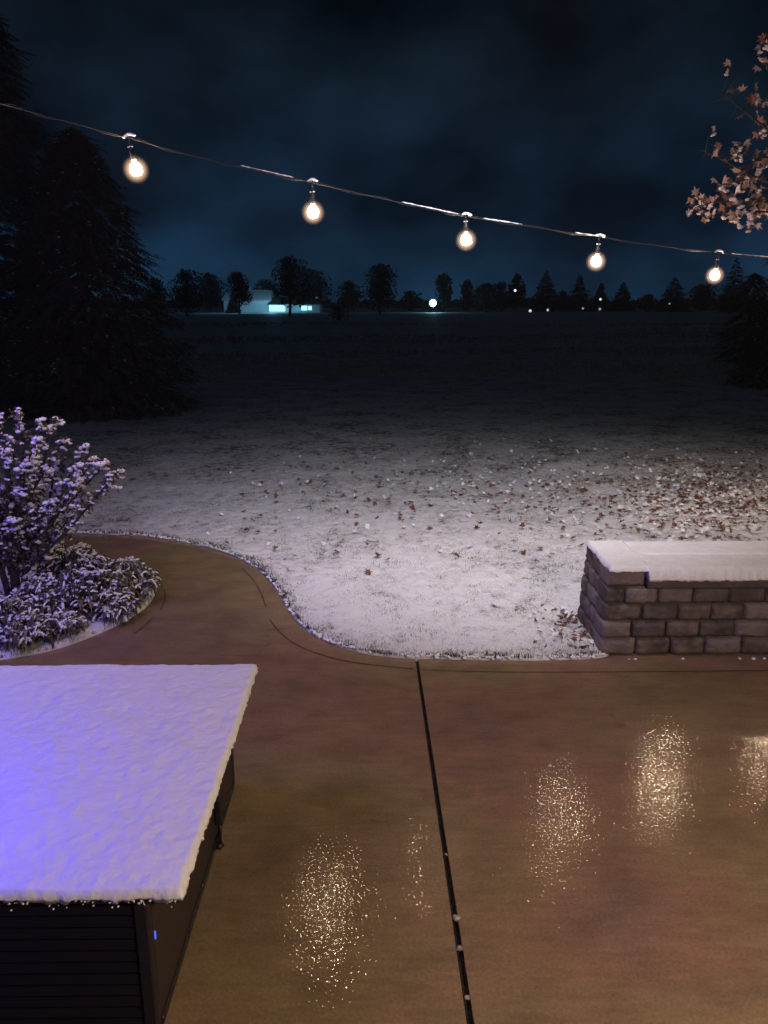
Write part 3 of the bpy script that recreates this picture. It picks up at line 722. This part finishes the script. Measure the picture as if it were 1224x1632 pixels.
def conifer(name, x, y, z, h, w, rng, label, mleaf, dens=1.0, snow=False, group=None, tw=.13, ragged=.25):
    root = empty(name, (x, y, z), label=label, cat='tree', group=group)
    mb = MB(); mb.tube([(0,0,-.1),(0,0,h*.5),(0,0,h*.97)], [h*.022, h*.013, h*.003], 7); rel0 = mb.build('trunk', M['bark'], root)
    fo = MB(); sn_ = MB(); nb = int(70*dens)
    for i in range(nb):
        t = (i+rng.random())/nb; zz = h*(.04+.95*t); rad = (w/2)*(1-t)**.85*(1+rng.uniform(-ragged, ragged*.6))+.05*h*.1
        k = max(3, int(6*(1-t)+3))
        for j in range(k):
            az = rng.uniform(0, 6.283); L = rad*rng.uniform(.7, 1.08); d = Vector((math.cos(az), math.sin(az), 0)); pd = Vector((-d.y, d.x, 0))
            ns = max(3, int(L/(tw*1.1)))
            for s in range(ns):
                f = (s+.6)/ns; p = d*L*f+Vector((0,0,zz - L*.30*f*f + L*.10*f*f*f*2))
                sp = tw*(1.25-f*.5)*2*(1.12-t)**.7
                for sg in (-1, 1):
                    tip = p+d*sp*.9+pd*sg*sp*rng.uniform(.5,1)+Vector((0,0,-sp*rng.uniform(.1,.7)))
                    side = Vector((0,0,1))*tw*.18 + d*tw*.35
                    fo.add([p-side*.5, tip, p+side], [(0,1,2)])
                tip = p+d*sp*1.4+Vector((0,0,-sp*.3)); fo.add([p-pd*tw*.3, tip, p+pd*tw*.3], [(0,1,2)])
                if snow and rng.random() < snow*f:
                    q = p+Vector((0,0,tw*.12)); e = tw*rng.uniform(.4,.95)
                    sn_.add([q-pd*e*.5, q+d*e*.9-Vector((0,0,e*.3)), q+pd*e*.5, q-d*e*.3+Vector((0,0,e*.1))], [(0,1,2,3)])
    fo.build('foliage', mleaf, root)
    if snow: sn_.build('snow_cover', M['snow'], root)
    return root
rng = random.Random(21)
p = gp(150, 662); 
def near_conifer(name, x, y, h, w, rng, label, mleaf, n, s, snown=0, top=.75, group=None):
    """dense evergreen: drooping bough sprays filling an irregular rounded cone"""
    root = empty(name, (x, y, 0), label=label, cat='tree', group=group)
    mb = MB(); mb.tube([(0,0,-.1),(0,0,h*.5),(0,0,h*.95)], [h*.022, h*.013, h*.004], 8); mb.build('trunk', M['bark'], root)
    fo = MB(); sn_ = MB(); br = MB()
    lob = [(rng.uniform(0, 6.28), rng.uniform(.75, 1.12)) for _ in range(60)]
    for i in range(n):
        t = rng.random()**1.25; az = rng.uniform(0, 6.283)
        la = lob[int(t*19)*3+int(az/2.1) % 3][1]
        R0 = (w/2)*((1-t)**top)*(.55+.45*min(1, t*8+.35))*la
        f = rng.uniform(.45, 1.0)**.6; d = Vector((math.cos(az), math.sin(az), 0)); pd = Vector((-d.y, d.x, 0))
        p = d*R0*f+Vector((0, 0, h*(.03+.95*t)-R0*.22*f))
        if i % 9 == 0: br.tube([Vector((0,0,p.z+R0*.25)), p*.55+Vector((0,0,p.z*.45+R0*.05)), p], [.02,.012,.004], 4)
        L = s*rng.uniform(.7, 1.5); tip = p+d*L*.8+Vector((rng.gauss(0,L*.15), rng.gauss(0,L*.15), -L*rng.uniform(.15,.7)))
        ax = tip-p
        for k in range(6):
            q = p+ax*(k/6); sp = L*.42*(1-k/8)
            for sg in (-1, 1):
                e = q+pd*sg*sp*rng.uniform(.6,1)+ax*.22+Vector((0,0,-sp*rng.uniform(0,.5)))
                fo.add([q, q+ax*.16, e], [(0,1,2)])
        fo.add([p+ax*.7-pd*L*.06, tip+ax*.2, p+ax*.7+pd*L*.06], [(0,1,2)])
        if snown and f > .8 and rng.random() < snown:
            c = p+ax*.4+Vector((0,0,.02)); sn_.blob(c, s*rng.uniform(.05,.14), rng=rng, flat=.4, nu=7, nv=4, jit=.4)
            if rng.random() < .5: sn_.blob(c+ax*.35+pd*rng.uniform(-.1,.1)*L, s*rng.uniform(.05,.11), rng=rng, flat=.4, nu=7, nv=4, jit=.4)
    br.build('branch', M['bark'], root); fo.build('foliage', mleaf, root)
    if snown: sn_.build('snow_cover', M['dim_snow'], root, smooth=True)
    return root
near_conifer('spruce_tree', p.x-.1, p.y+.6, 6.3, 5.0, rng, 'large spruce with faintly snow dusted drooping branches at left, behind the first bulb', M['needle'], 5200, .30, .14, .62)
p = at(-10, 640, 21.5)
near_conifer('arborvitae_tree', p.x, 21.5, 10.6, 5.6, rng, 'tallest evergreen, a rounded black mass at the left edge behind the snow dusted spruce', M['far_leaf'], 8000, .36, 0, .36)
p = at(1262, 560, 24)
near_conifer('spruce_tree', p.x, 24, 5.2, 3.6, rng, 'dark spruce at the right edge behind the end of the string lights', M['far_leaf'], 1500, .36, 0, .6)
p = at(1190, 560, 34)
near_conifer('spruce_tree', p.x, 34, 3.9, 3.0, rng, 'smaller dark spruce below and right of the fifth bulb', M['far_leaf'], 900, .34, 0, .6)
# far silhouettes
def gz_at(x, y): return lawn_sample(x, y)
def far_conifer(px, base_y, top_y, wpx, Y, label):
    p = at(px, base_y, Y); t = at(px, top_y, Y); z = gz_at(p.x, Y)
    conifer('conifer', p.x, Y, z-.1, t.z-z, wpx*Y/1226*1.42, rng, label, M['far_leaf'], .75, tw=Y/1226*3.4, group='distant trees on the horizon', ragged=.3)
far_conifer(868, 497, 430, 46, 150, 'tallest distant conifer, left of the fourth bulb, faint lamps at its foot')
far_conifer(921, 494, 437, 38, 155, 'distant conifer standing directly below and left of the fourth bulb')
far_conifer(956, 494, 449, 24, 160, 'small slim distant conifer with a white light in it, below the fourth bulb')
far_conifer(991, 493, 448, 32, 158, 'distant conifer alone right of the slim one below the fourth bulb')
far_conifer(1071, 499, 440, 50, 150, 'broad distant conifer midway between the fourth and fifth bulbs')
far_conifer(372, 497, 468, 15, 132, 'small conifer silhouetted against the pale wall of the distant house')
far_conifer(1165, 500, 408, 46, 140, 'distant dark conifer just right of and behind the fifth bulb')
def far_tree(px, base_y, top_y, wpx, Y, label, trunk_frac=.25, n=900, bare=False, lobes=None):
    p = at(px, base_y, Y); t = at(px, top_y, Y); z = gz_at(p.x, Y); h = t.z-z; w = wpx*Y/1226; trunk_frac *= .4
    root = empty('deciduous_tree', (p.x, Y, z-.1), label=label, cat='tree', group='distant trees on the horizon')
    mb = MB(); mb.tube([(0,0,0),(0.1,0,h*.3),(0,0,h*.75)], [h*.028, h*.02, h*.006], 6)
    for k in range(6):
        az = rng.uniform(0, 6.28); d = Vector((math.cos(az), math.sin(az)*.8, 0)); b = Vector((0,0,h*rng.uniform(.2,.4)))
        mb.tube([b, b+d*w*.2+Vector((0,0,h*.2)), b+d*w*.36+Vector((0,0,h*.4))], [h*.012, h*.008, h*.003], 5)
    mb.build('trunk', M['bark'], root)
    fo = MB(); k = lobes or 9
    for i in range(k):
        az = rng.uniform(0, 6.28); q = rng.uniform(0, .27)*w; zz = h*(trunk_frac+(1-trunk_frac)*rng.uniform(.25, .8))
        R = w*rng.uniform(.17, .27); leafcloud(fo, (q*math.cos(az), q*math.sin(az), zz), (R, R, min(R, h*.25)), n//k, Y/1226*2.2, rng)
    leafcloud(fo, (0, 0, h*(.5+trunk_frac*.35)), (w*.38, w*.38, h*(.5-trunk_frac*.4)), n//2, Y/1226*2.4, rng)
    leafcloud(fo, (0, 0, h*.86), (w*.16, w*.16, h*.13), n//6, Y/1226*2.0, rng)
    fo.build('crown', M['far_leaf'], root)
far_tree(605, 500, 417, 76, 120, 'large round leafy tree standing alone between the lit house and bright yard light', .10, 1500)
far_tree(707, 495, 433, 34, 150, 'narrow upright leafy tree just right of the bright cyan yard light', .2)
far_tree(462, 498, 404, 84, 112, 'tall leafy tree spreading in front of the lit cyan windows of the house', .30, 1400)
far_tree(381, 496, 430, 50, 126, 'leafy tree with thin trunk in front of the pale house wall', .45)
far_tree(298, 500, 428, 74, 110, 'dark rounded tree just left of the distant house', .08, 1300)
far_tree(775, 499, 450, 62, 140, 'low wide tree clump right of the narrow upright tree', .02, 1200)
far_tree(822, 498, 434, 36, 142, 'upright tree with a tiny white light, between low clump and tallest conifer', .1)
far_tree(425, 480, 444, 60, 160, 'dark leafy tree rising behind the roof of the distant house', .1)
far_tree(744, 497, 444, 30, 156, 'thin tree between the narrow upright tree and the low clump', .1, 500)
far_tree(250, 500, 440, 50, 130, 'low dark tree beside the large spruce, left of the rounded tree', .05, 700)
far_tree(335, 492, 432, 70, 172, 'broad dark tree behind the left end of the distant house', .05, 1000)
far_tree(500, 492, 428, 84, 176, 'broad dark tree behind the garage end of the distant house', .05, 1100)
far_tree(556, 497, 446, 56, 165, 'low bushy tree left of the large round lone tree', .02, 800)
far_tree(652, 497, 462, 44, 170, 'lowest bushy tree between the lone round tree and bright yard lamp', .02, 500)
far_tree(798, 498, 447, 50, 152, 'dark round tree between the low clump and the tree with a tiny light', .02, 800)
far_tree(895, 496, 462, 34, 170, 'low rounded tree between the two conifers left of the fourth bulb', .02, 500)
far_tree(1115, 498, 452, 60, 160, 'wide bushy tree below and left of the fifth bulb', .02, 900)
far_tree(1030, 496, 468, 40, 175, 'low round bush like tree left of the broad conifer', .02, 400)
# low shrub and grass hummocks on the field
def shrub_far(px, py, Y, w, h, label):
    p = at(px, py, Y); z = gz_at(p.x, Y); root = empty('dark_shrub', (p.x, Y, z), label=label, cat='shrub')
    mb = MB(); 
    for k in range(7): 
        az = k*.9; mb.tube([(0,0,-.02),(math.cos(az)*w*.2, math.sin(az)*w*.2, h*.6)], [h*.03, h*.01], 4)
    mb.build('stem', M['bark'], root)
    fo = MB(); leafcloud(fo, (0,0,h*.45), (w*.5,w*.5,h*.5), 500, h*.06, rng); leafcloud(fo, (-w*.12,0,h*.8), (w*.2,w*.2,h*.3), 200, h*.06, rng); fo.build('foliage', M['far_leaf'], root)
shrub_far(541, 510, 90, 2.6, 1.7, 'small dark shrub alone on the field right of the lit house')
# far wooded ridge and rough grass bands
mb = MB(); r = random.Random(31)
for i in range(5200):
    x = r.uniform(-420, 420); Y = r.uniform(430, 470); hgt = 1.5+3.5*float(vnoise(np.array([x]), np.array([0.]), .025, 3, 3)[0])
    leafcloud(mb, (x, Y, 2.2+r.uniform(0, hgt)), (3,2,1.5), 1, 2.8, r)
tag(mb.build('distant_woods', M['far_leaf']), 'low dark band of far woods along the horizon', 'woods', kind='stuff')
rngn = np.random.default_rng(4); n = 15000
yy = rngn.uniform(26, 85, n); xx = rngn.uniform(-.62, .62, n)*yy
msk = vnoise(xx*.35, yy*1.6, .11, 12, 3) > .50; xx = xx[msk]; yy = yy[msk]; n = len(xx)
zz = terrain(xx, yy); hh = rngn.uniform(.08, .26, n)*(.7+.5*vnoise(xx, yy, .3, 2)); ww = .05+.0012*yy
V = np.stack([np.stack([xx-ww, yy, zz], -1), np.stack([xx+ww, yy, zz], -1), np.stack([xx+rngn.normal(0, .12, n), yy, zz+hh], -1)], 1).reshape(-1, 3)
tag(mesh('rough_grass', V, np.arange(len(V)).reshape(-1, 3), mat('rough_grass', (.14,.15,.15), .9)), 'dark rough grass standing in bands across the far field', 'grass', kind='stuff')

# ------------------------------------------------------------------ distant lit house and yard lights
HY = 140
def X_(px, Y=HY): return at(px, 495, Y).x
def Z_(py, px=430, Y=HY): return at(px, py, Y).z
hs = empty('house', (X_(430), HY, Z_(497)), label='distant pale house with snowy roof and cyan lit garage front under a dark roof', cat='house')
zb = Z_(498)-.2
mb = MB(); mb.box((X_(357), HY, zb), (X_(431), HY+8, Z_(478))); rel(mb.build('wall', M['white_siding']), hs)
mb = MB()
x0, x1 = X_(354), X_(433); z0, z1 = Z_(478), Z_(461); ym = HY+4
mb.add([(x0,HY-.5,z0-.1),(x1,HY-.5,z0-.1),(x1-.4,ym,z1),(x0+.4,ym,z1),(x0,HY+8.5,z0-.1),(x1,HY+8.5,z0-.1)], [(0,1,2,3),(3,2,5,4),(0,3,4),(1,5,2),(0,4,5,1)])
rel(mb.build('roof', M['snow']), hs)
mb = MB(); mb.box((X_(392), HY+3, z1-.2), (X_(396), HY+4, z1+.55)); rel(mb.build('chimney', M['white_siding']), hs)
mb = MB(); mb.box((X_(429.5), HY-.6, zb), (X_(510), HY+6, Z_(485))); rel(mb.build('garage_wall', M['white_siding']), hs)
mb = MB(); a0, a1 = X_(428), X_(512)
mb.add([(a0,HY-1.2,Z_(485)),(a1,HY-1.2,Z_(485)),(a1-.3,HY+2.5,Z_(474)),(a0+.3,HY+2.5,Z_(474)),(a0,HY+6.5,Z_(485)),(a1,HY+6.5,Z_(485))], [(0,1,2,3),(3,2,5,4),(0,3,4),(1,5,2),(0,4,5,1)])
rel(mb.build('garage_roof', M['dark_roof']), hs)
mb = MB(); mb.box((X_(502), HY+2, Z_(484)), (X_(506), HY+3, Z_(473))); rel(mb.build('chimney', M['white_siding']), hs)
glow = emis('lit_window', (.30,.85,1.0), 2.2); glow2 = emis('lit_window_dim', (.12,.50,.85), .55)
for a, b, t_, bt, g in ((430,455,486.5,496,glow), (472,480,488,496,glow2), (481,490,487.5,494.5,glow), (492,497,488,494,glow)):
    w = MB(); w.box((X_(a), HY-.66, Z_(bt)), (X_(b), HY-.602, Z_(t_))); rel(w.build('lit_window', g), hs)
lamp('house_lamp', 'POINT', (X_(440), HY-5, Z_(480)), 520, (.25,.75,1.0), .3)
lamp('house_lamp', 'POINT', (X_(395), HY-9, Z_(462)), 420, (.25,.60,1.0), .3)
mb = MB(); mb.box((X_(350), HY-7, zb+.05), (X_(440), HY-1.5, Z_(495.5)-.05), bev=.0)
# yard light and small lamps
def yard_light(px, py, Y, r_, col, st, label, power=0):
    p = at(px, py, Y); z = gz_at(p.x, Y); root = empty('yard_lamp', (p.x, Y, z), label=label, cat='lamp', group='far yard lights')
    mb = MB(); mb.tube([(0,0,-.1),(0,0,p.z-z-r_)], .05, 6); mb.build('post', M['black'], root)
    g = MB(); g.blob((0,0,p.z-z), r_, jit=.02, flat=1.0, nu=12, nv=8); g.build('lamp_globe', emis('lamp_glow', col, st), root, smooth=True)
    if power: lamp('yard_lamp_light', 'POINT', (p.x, Y-.8, p.z), power, col, .3)
yard_light(690, 483, 138, .62, (.40,.85,1.0), 6.0, 'bright cyan white yard lamp left of the narrow upright tree', 420)
yard_light(821, 463, 134, .20, (.9,.95,1), 1.6, 'small white lamp high before the upright tree')
yard_light(957, 477, 150, .22, (.7,.85,1), 1.2, 'small white lamp glowing in the slim conifer below the fourth bulb')
yard_light(845, 495.5, 145, .26, (.7,.9,1), .9, 'low white lamp left of the foot of the tallest conifer')
yard_light(873, 494, 145, .22, (.6,.9,1), .7, 'low white lamp right at the foot of the tallest conifer')
yard_light(929, 491.5, 150, .20, (.4,.7,.9), .5, 'dim blue lamp at the foot of the conifer below the fourth bulb')
yard_light(956, 492.5, 148, .24, (.4,.7,.9), .5, 'dim blue lamp on the ground under the slim conifer')
yard_light(1067, 484, 146, .16, (.7,.8,.8), .35, 'very faint lamp in front of the broad conifer')

# ------------------------------------------------------------------ maple branches at the right
tr = empty('maple_tree', (5.6, 8.6, 0), label='tree at right edge with snow tipped dry brown leaves hanging over the string lights', cat='tree')
mb = MB(); mb.tube([(5.6,8.6,-.1),(5.62,8.55,1.5),(5.5,8.4,3.2),(5.45,8.3,5.6)], [.17,.14,.11,.05], 10)
rel(mb.build('trunk', M['bark'], smooth=True), tr)
r = random.Random(44)
brs = [  # branch tips given as (px,py,Y) and how leafy
    [(5.5,8.4,3.0), at(1260,330,7.8), at(1190,318,7.5), at(1135,322,7.3), at(1108,332,7.2)],
    [(5.5,8.4,3.1), at(1270,300,7.6), at(1205,285,7.3), at(1160,258,7.1), at(1124,243,7.0)],
    [(5.5,8.35,3.5), at(1270,240,7.6), at(1215,200,7.2), at(1180,172,7.1), at(1150,148,7.1)],
    [(5.5,8.4,3.2), at(1262,275,7.0), at(1222,245,6.8), at(1192,262,6.8), at(1180,300,6.9)],
    [(5.5,8.4,3.0), at(1262,345,7.4), at(1215,335,7.1), at(1150,345,7.0)],
    [(5.5,8.4,3.3), at(1265,290,7.0), at(1228,300,6.7), at(1196,330,6.6)],
    [(5.5,8.3,3.8), at(1290,120,7.2), at(1245,95,6.9), at(1222,75,6.8)],
    [(5.5,8.3,3.3), at(1330,200,8.6), at(1280,150,8.9), at(1220,180,8.8)],
]
bm_ = MB(); lf = MB(); sc_ = MB()
def hang_leaf(p, s, r, lit):  # last flag picks the tan leaf colour instead of dry brown
    vs, fs = protos[r.randrange(8)]
    mt = Matrix.Translation(p) @ Matrix.Rotation(r.uniform(0, 6.28), 4, 'Z') @ Matrix.Rotation(r.uniform(1.5, 2.9), 4, 'X') @ Matrix.Rotation(r.gauss(0, .5), 4, 'Y') @ Matrix.Scale(s, 4) @ Matrix.Translation((0, .9, 0))
    lf.add([mt @ Vector(v) for v in vs], fs, 1 if lit else 0)
    if r.random() < .55:
        mt2 = Matrix.Translation((0,0,.006)) @ mt @ Matrix.Scale(.8, 4)
        u = Vector((r.gauss(0,1), r.gauss(0,.5), -.6)).normalized()
        if r.random() < .75:
            for j in range(r.choice([1,2,3])): sc_.blob(p+u*s*.4*j+Vector((0,0,.004)), s*r.uniform(.2,.40), rng=r, flat=.6, nu=8, nv=5, jit=.3)
        if r.random() < .8: sc_.add([mt2 @ Vector(v) for v in vs], fs)
for bi, b in enumerate(brs):
    pts = smooth([Vector(q) for q in b], 2); n = len(pts)
    bm_.tube(pts, [.016*(1-i/n)**1.2+.0025 for i in range(n)], 6)
    for i in range(int(n*.35), n):
        t = i/n
        for k in range(1 if i % 2 else 2):
            d = Vector((r.gauss(0,1), r.gauss(0,1), r.gauss(0,.8))).normalized()*r.uniform(.06,.20)
            q = pts[i]+d; bm_.tube([pts[i], pts[i]+d*.5+Vector((0,0,.01)), q], [.004,.003,.0015], 4)
            for m_ in range(r.choice([0,1,2,3])): hang_leaf(q+Vector((r.gauss(0,.03), r.gauss(0,.03), r.gauss(0,.02))), r.uniform(.042,.074), r, r.random() < .8)
rel(bm_.build('branch', M['bark']), tr); rel(lf.build('foliage', [M['dry_leaf'], M['tan_leaf']]), tr); rel(sc_.build('snow_cover', M['leaf_frost']), tr)

# ------------------------------------------------------------------ snow laden shrubs in the bed
def snowy_shrub(name, base, crown, tips, label, r):
    root = empty(name, base, label=label, cat='shrub')
    br = MB(); lv = MB(); sn_ = MB(); b0 = Vector(base)
    def leaves(p, s, n):
        for _ in range(n):
            a = Vector((r.gauss(0,1), r.gauss(0,1), r.gauss(0,.7))).normalized(); b = a.cross(Vector((r.gauss(0,1), r.gauss(0,1), r.gauss(0,1)))).normalized()
            q = p+a*s*r.random(); l = s*r.uniform(.6,1.2)
            lv.add([q-a*l*.3, q+b*l*.30, q+a*l*.8-Vector((0,0,l*.25)), q-b*l*.30], [(0,1,2,3)], 0 if r.random() < .85 else 1)
    def snow(p, s):
        k = r.choice([2,3,3,4]); u = Vector((r.gauss(0,1), r.gauss(0,1), r.gauss(.1,.5))).normalized()
        for i in range(k):
            sn_.blob(p+u*s*(i-k/2)*.62+Vector((r.gauss(0,.2)*s, r.gauss(0,.2)*s, s*.2)), s*r.uniform(.40,.72), rng=r, flat=.62, nu=9, nv=6, jit=.16)
    trunk = [Vector((0,0,-.02)), Vector((.02,0,crown*.4)), Vector((-.02,0,crown*.75)), Vector((.01,0,crown))]
    br.tube(trunk, [.045,.036,.028,.016], 8); br.tube([Vector((.03,0,-.02)), Vector((.10,.03,crown*.4)), Vector((.13,0,crown*.7))], [.03,.022,.012], 7); br.tube([Vector((-.03,0,-.02)), Vector((-.12,.03,crown*.5)), Vector((-.2,0,crown*.9))], [.03,.022,.012], 7)
    for tip in tips:
        tip = Vector(tip)-b0; z0 = min(max(tip.z*r.uniform(.30, .62), .25), crown); st = Vector((tip.x*.12, tip.y*.1, z0))
        mid = st.lerp(tip, .5)+Vector((r.gauss(0,.04), r.gauss(0,.04), -.05+r.gauss(0,.04)))
        pts = smooth([st, mid, tip], 3); n = len(pts); br.tube(pts, [.014*(1-i/n)+.003 for i in range(n)], 6)
        for i in range(1, n):
            t = i/n
            for k in range(r.choice([1,1,2])):
                d = Vector((r.gauss(0,1), r.gauss(0,1), r.gauss(.25,.6))).normalized()*r.uniform(.015,.13)*(1.3-t)
                q = pts[i]+d; br.tube([pts[i], q], [.003,.0015], 4); leaves(q, .035, 7)
                if r.random() < .10+.62*t: snow(q, r.uniform(.018,.038))
            if r.random() < .30: snow(pts[i]+Vector((0,0,.012)), .022)
        snow(tip, .034); leaves(tip, .04, 8); snow(tip-Vector((0,0,.05)), .028)
    br.build('branch', M['bark'], root); lv.build('foliage', [M['plant'], M['plant_yellow']], root); sn_.build('snow_cover', M['snow'], root, smooth=True)
    return root
r = random.Random(77)
SY = 6.1
b0 = gp(28, 975); b0 = Vector((b0.x, b0.y, 0))
SY = b0.y
tips = [(0,665),(28,658),(66,672),(88,668),(60,700),(15,700),(100,705),(138,712),(126,742),(150,733),(168,738),(192,752),(176,765),(150,790),(120,775),(112,820),(95,850),(70,760),(40,740),(-20,690),(-40,740),(-30,800),(5,780),(25,830),(80,800),(-60,830),(10,720),(90,740),(130,765),(60,730)]
snowy_shrub('snowy_shrub', b0, 1.0, [at(x, y, SY+r.uniform(-.35,.35)) for x, y in tips], 'upright branching shrub loaded with snow clumps, tallest in the bed at left', r)

def drooping_plant(name, base, R, h, n, label, r, w=.0095, yellow=.12):
    n = int(n*1.5)
    root = empty(name, base, label=label, cat='plant', group='snow covered plants in the left bed'); lv = MB(); sn_ = MB(); st = MB()
    for i in range(n):
        az = r.uniform(0, 6.283); rr = R*math.sqrt(r.random()); hh = h*(1-(rr/R)**2*.55)*r.uniform(.55, 1.05)
        s = Vector((rr*math.cos(az), rr*math.sin(az), hh))
        if i % 3 == 0: st.tube([(rr*.2*math.cos(az), rr*.2*math.sin(az), 0), s*.6+Vector((0,0,hh*.1)), s], [.004,.003,.002], 4)
        a2 = az+r.gauss(0,1.3); d = Vector((math.cos(a2), math.sin(a2), 0)); L = r.uniform(.035,.13); pd = Vector((-d.y, d.x, 0)); ww = w*r.uniform(.6,1.5)
        rows = []; k0 = r.uniform(.1,.9); k1 = r.uniform(.5,1.5)
        for k in range(5):
            t = k/4; p = s+d*L*t*(1-.25*t)+Vector((0,0,L*(k0*t-k1*t*t))); q = ww*math.sin(math.pi*(.15+.8*t))
            rows.append((p-pd*q, p+Vector((0,0,-.15*q)), p+pd*q))
        vs = [v for row in rows for v in row]; fs = [(3*k+j, 3*k+j+1, 3*k+j+4, 3*k+j+3) for k in range(4) for j in range(2)]
        lv.add(vs, fs, 1 if r.random() < yellow else 0)
        if r.random() < .62:
            e = r.uniform(.003,.009); rows2 = rows[:r.choice([2,3,4])]
            vs = []
            for row in rows2:
                c = row[1]; vs += [c+(row[0]-c)*.85, c+Vector((0,0,e+.004)), c+(row[2]-c)*.85]
            m_ = len(rows2); sn_.add(vs, [(3*k+j, 3*k+j+1, 3*k+j+4, 3*k+j+3) for k in range(m_-1) for j in range(2)])
            if r.random() < .4: sn_.blob(rows[0][1]+Vector((0,0,.004)), r.uniform(.010,.022), rng=r, flat=.55, nu=6, nv=4, jit=.3)
    st.build('stem', M['bark'], root); lv.build('foliage', [M['plant'], M['plant_yellow']], root); sn_.build('snow_cover', M['snow'], root, smooth=True)
    return root
for (px, py, R, h, n, lab) in ((205,958,.24,.36,420,'snowy drooping plant at the tip of the bed beside the path'),
                               (150,975,.30,.46,620,'largest snowy mound of drooping leaves in the middle of the bed'),
                               (120,945,.28,.44,420,'brownish snowy plant behind the largest mound, with few rusty leaves on top'),
                               (75,985,.26,.34,380,'dark snowy plant between the upright shrub trunk and the large mound'),
                               (185,985,.16,.22,240,'low snowy plant in front of the bed tip, above the snow patch'),
                               (45,1030,.16,.24,200,'small dark drooping plant in front of the upright shrub'),
                               (10,1015,.22,.30,260,'drooping snowy plant at the left edge of the photo'),
                               (100,1015,.15,.18,170,'small wilted plant poking out of the bright snow patch'),
                               (-60,1000,.3,.4,260,'snowy plant beyond the upright shrub, past the left edge')):
    b = gp(px, py); drooping_plant('snowy_plant', (b.x, b.y, .01), R, h, n, lab, r)

# ------------------------------------------------------------------ thin haze volume added for a faint glow around the bulbs
hm = bpy.data.materials.new('haze'); hm.use_nodes = True; nt = hm.node_tree; nt.nodes.clear()
o_ = N(nt, 'ShaderNodeOutputMaterial'); pv = N(nt, 'ShaderNodeVolumePrincipled'); pv.inputs['Density'].default_value = .0007; pv.inputs['Color'].default_value = (.9,.92,.95,1); pv.inputs['Anisotropy'].default_value = .3
nt.links.new(pv.outputs[0], o_.inputs['Volume'])
mb = MB(); mb.box((-720,-40,-1.6), (720,730,18)); tag(mb.build('haze', hm), 'thin haze volume added for a faint glow around the bulbs', kind='stuff')
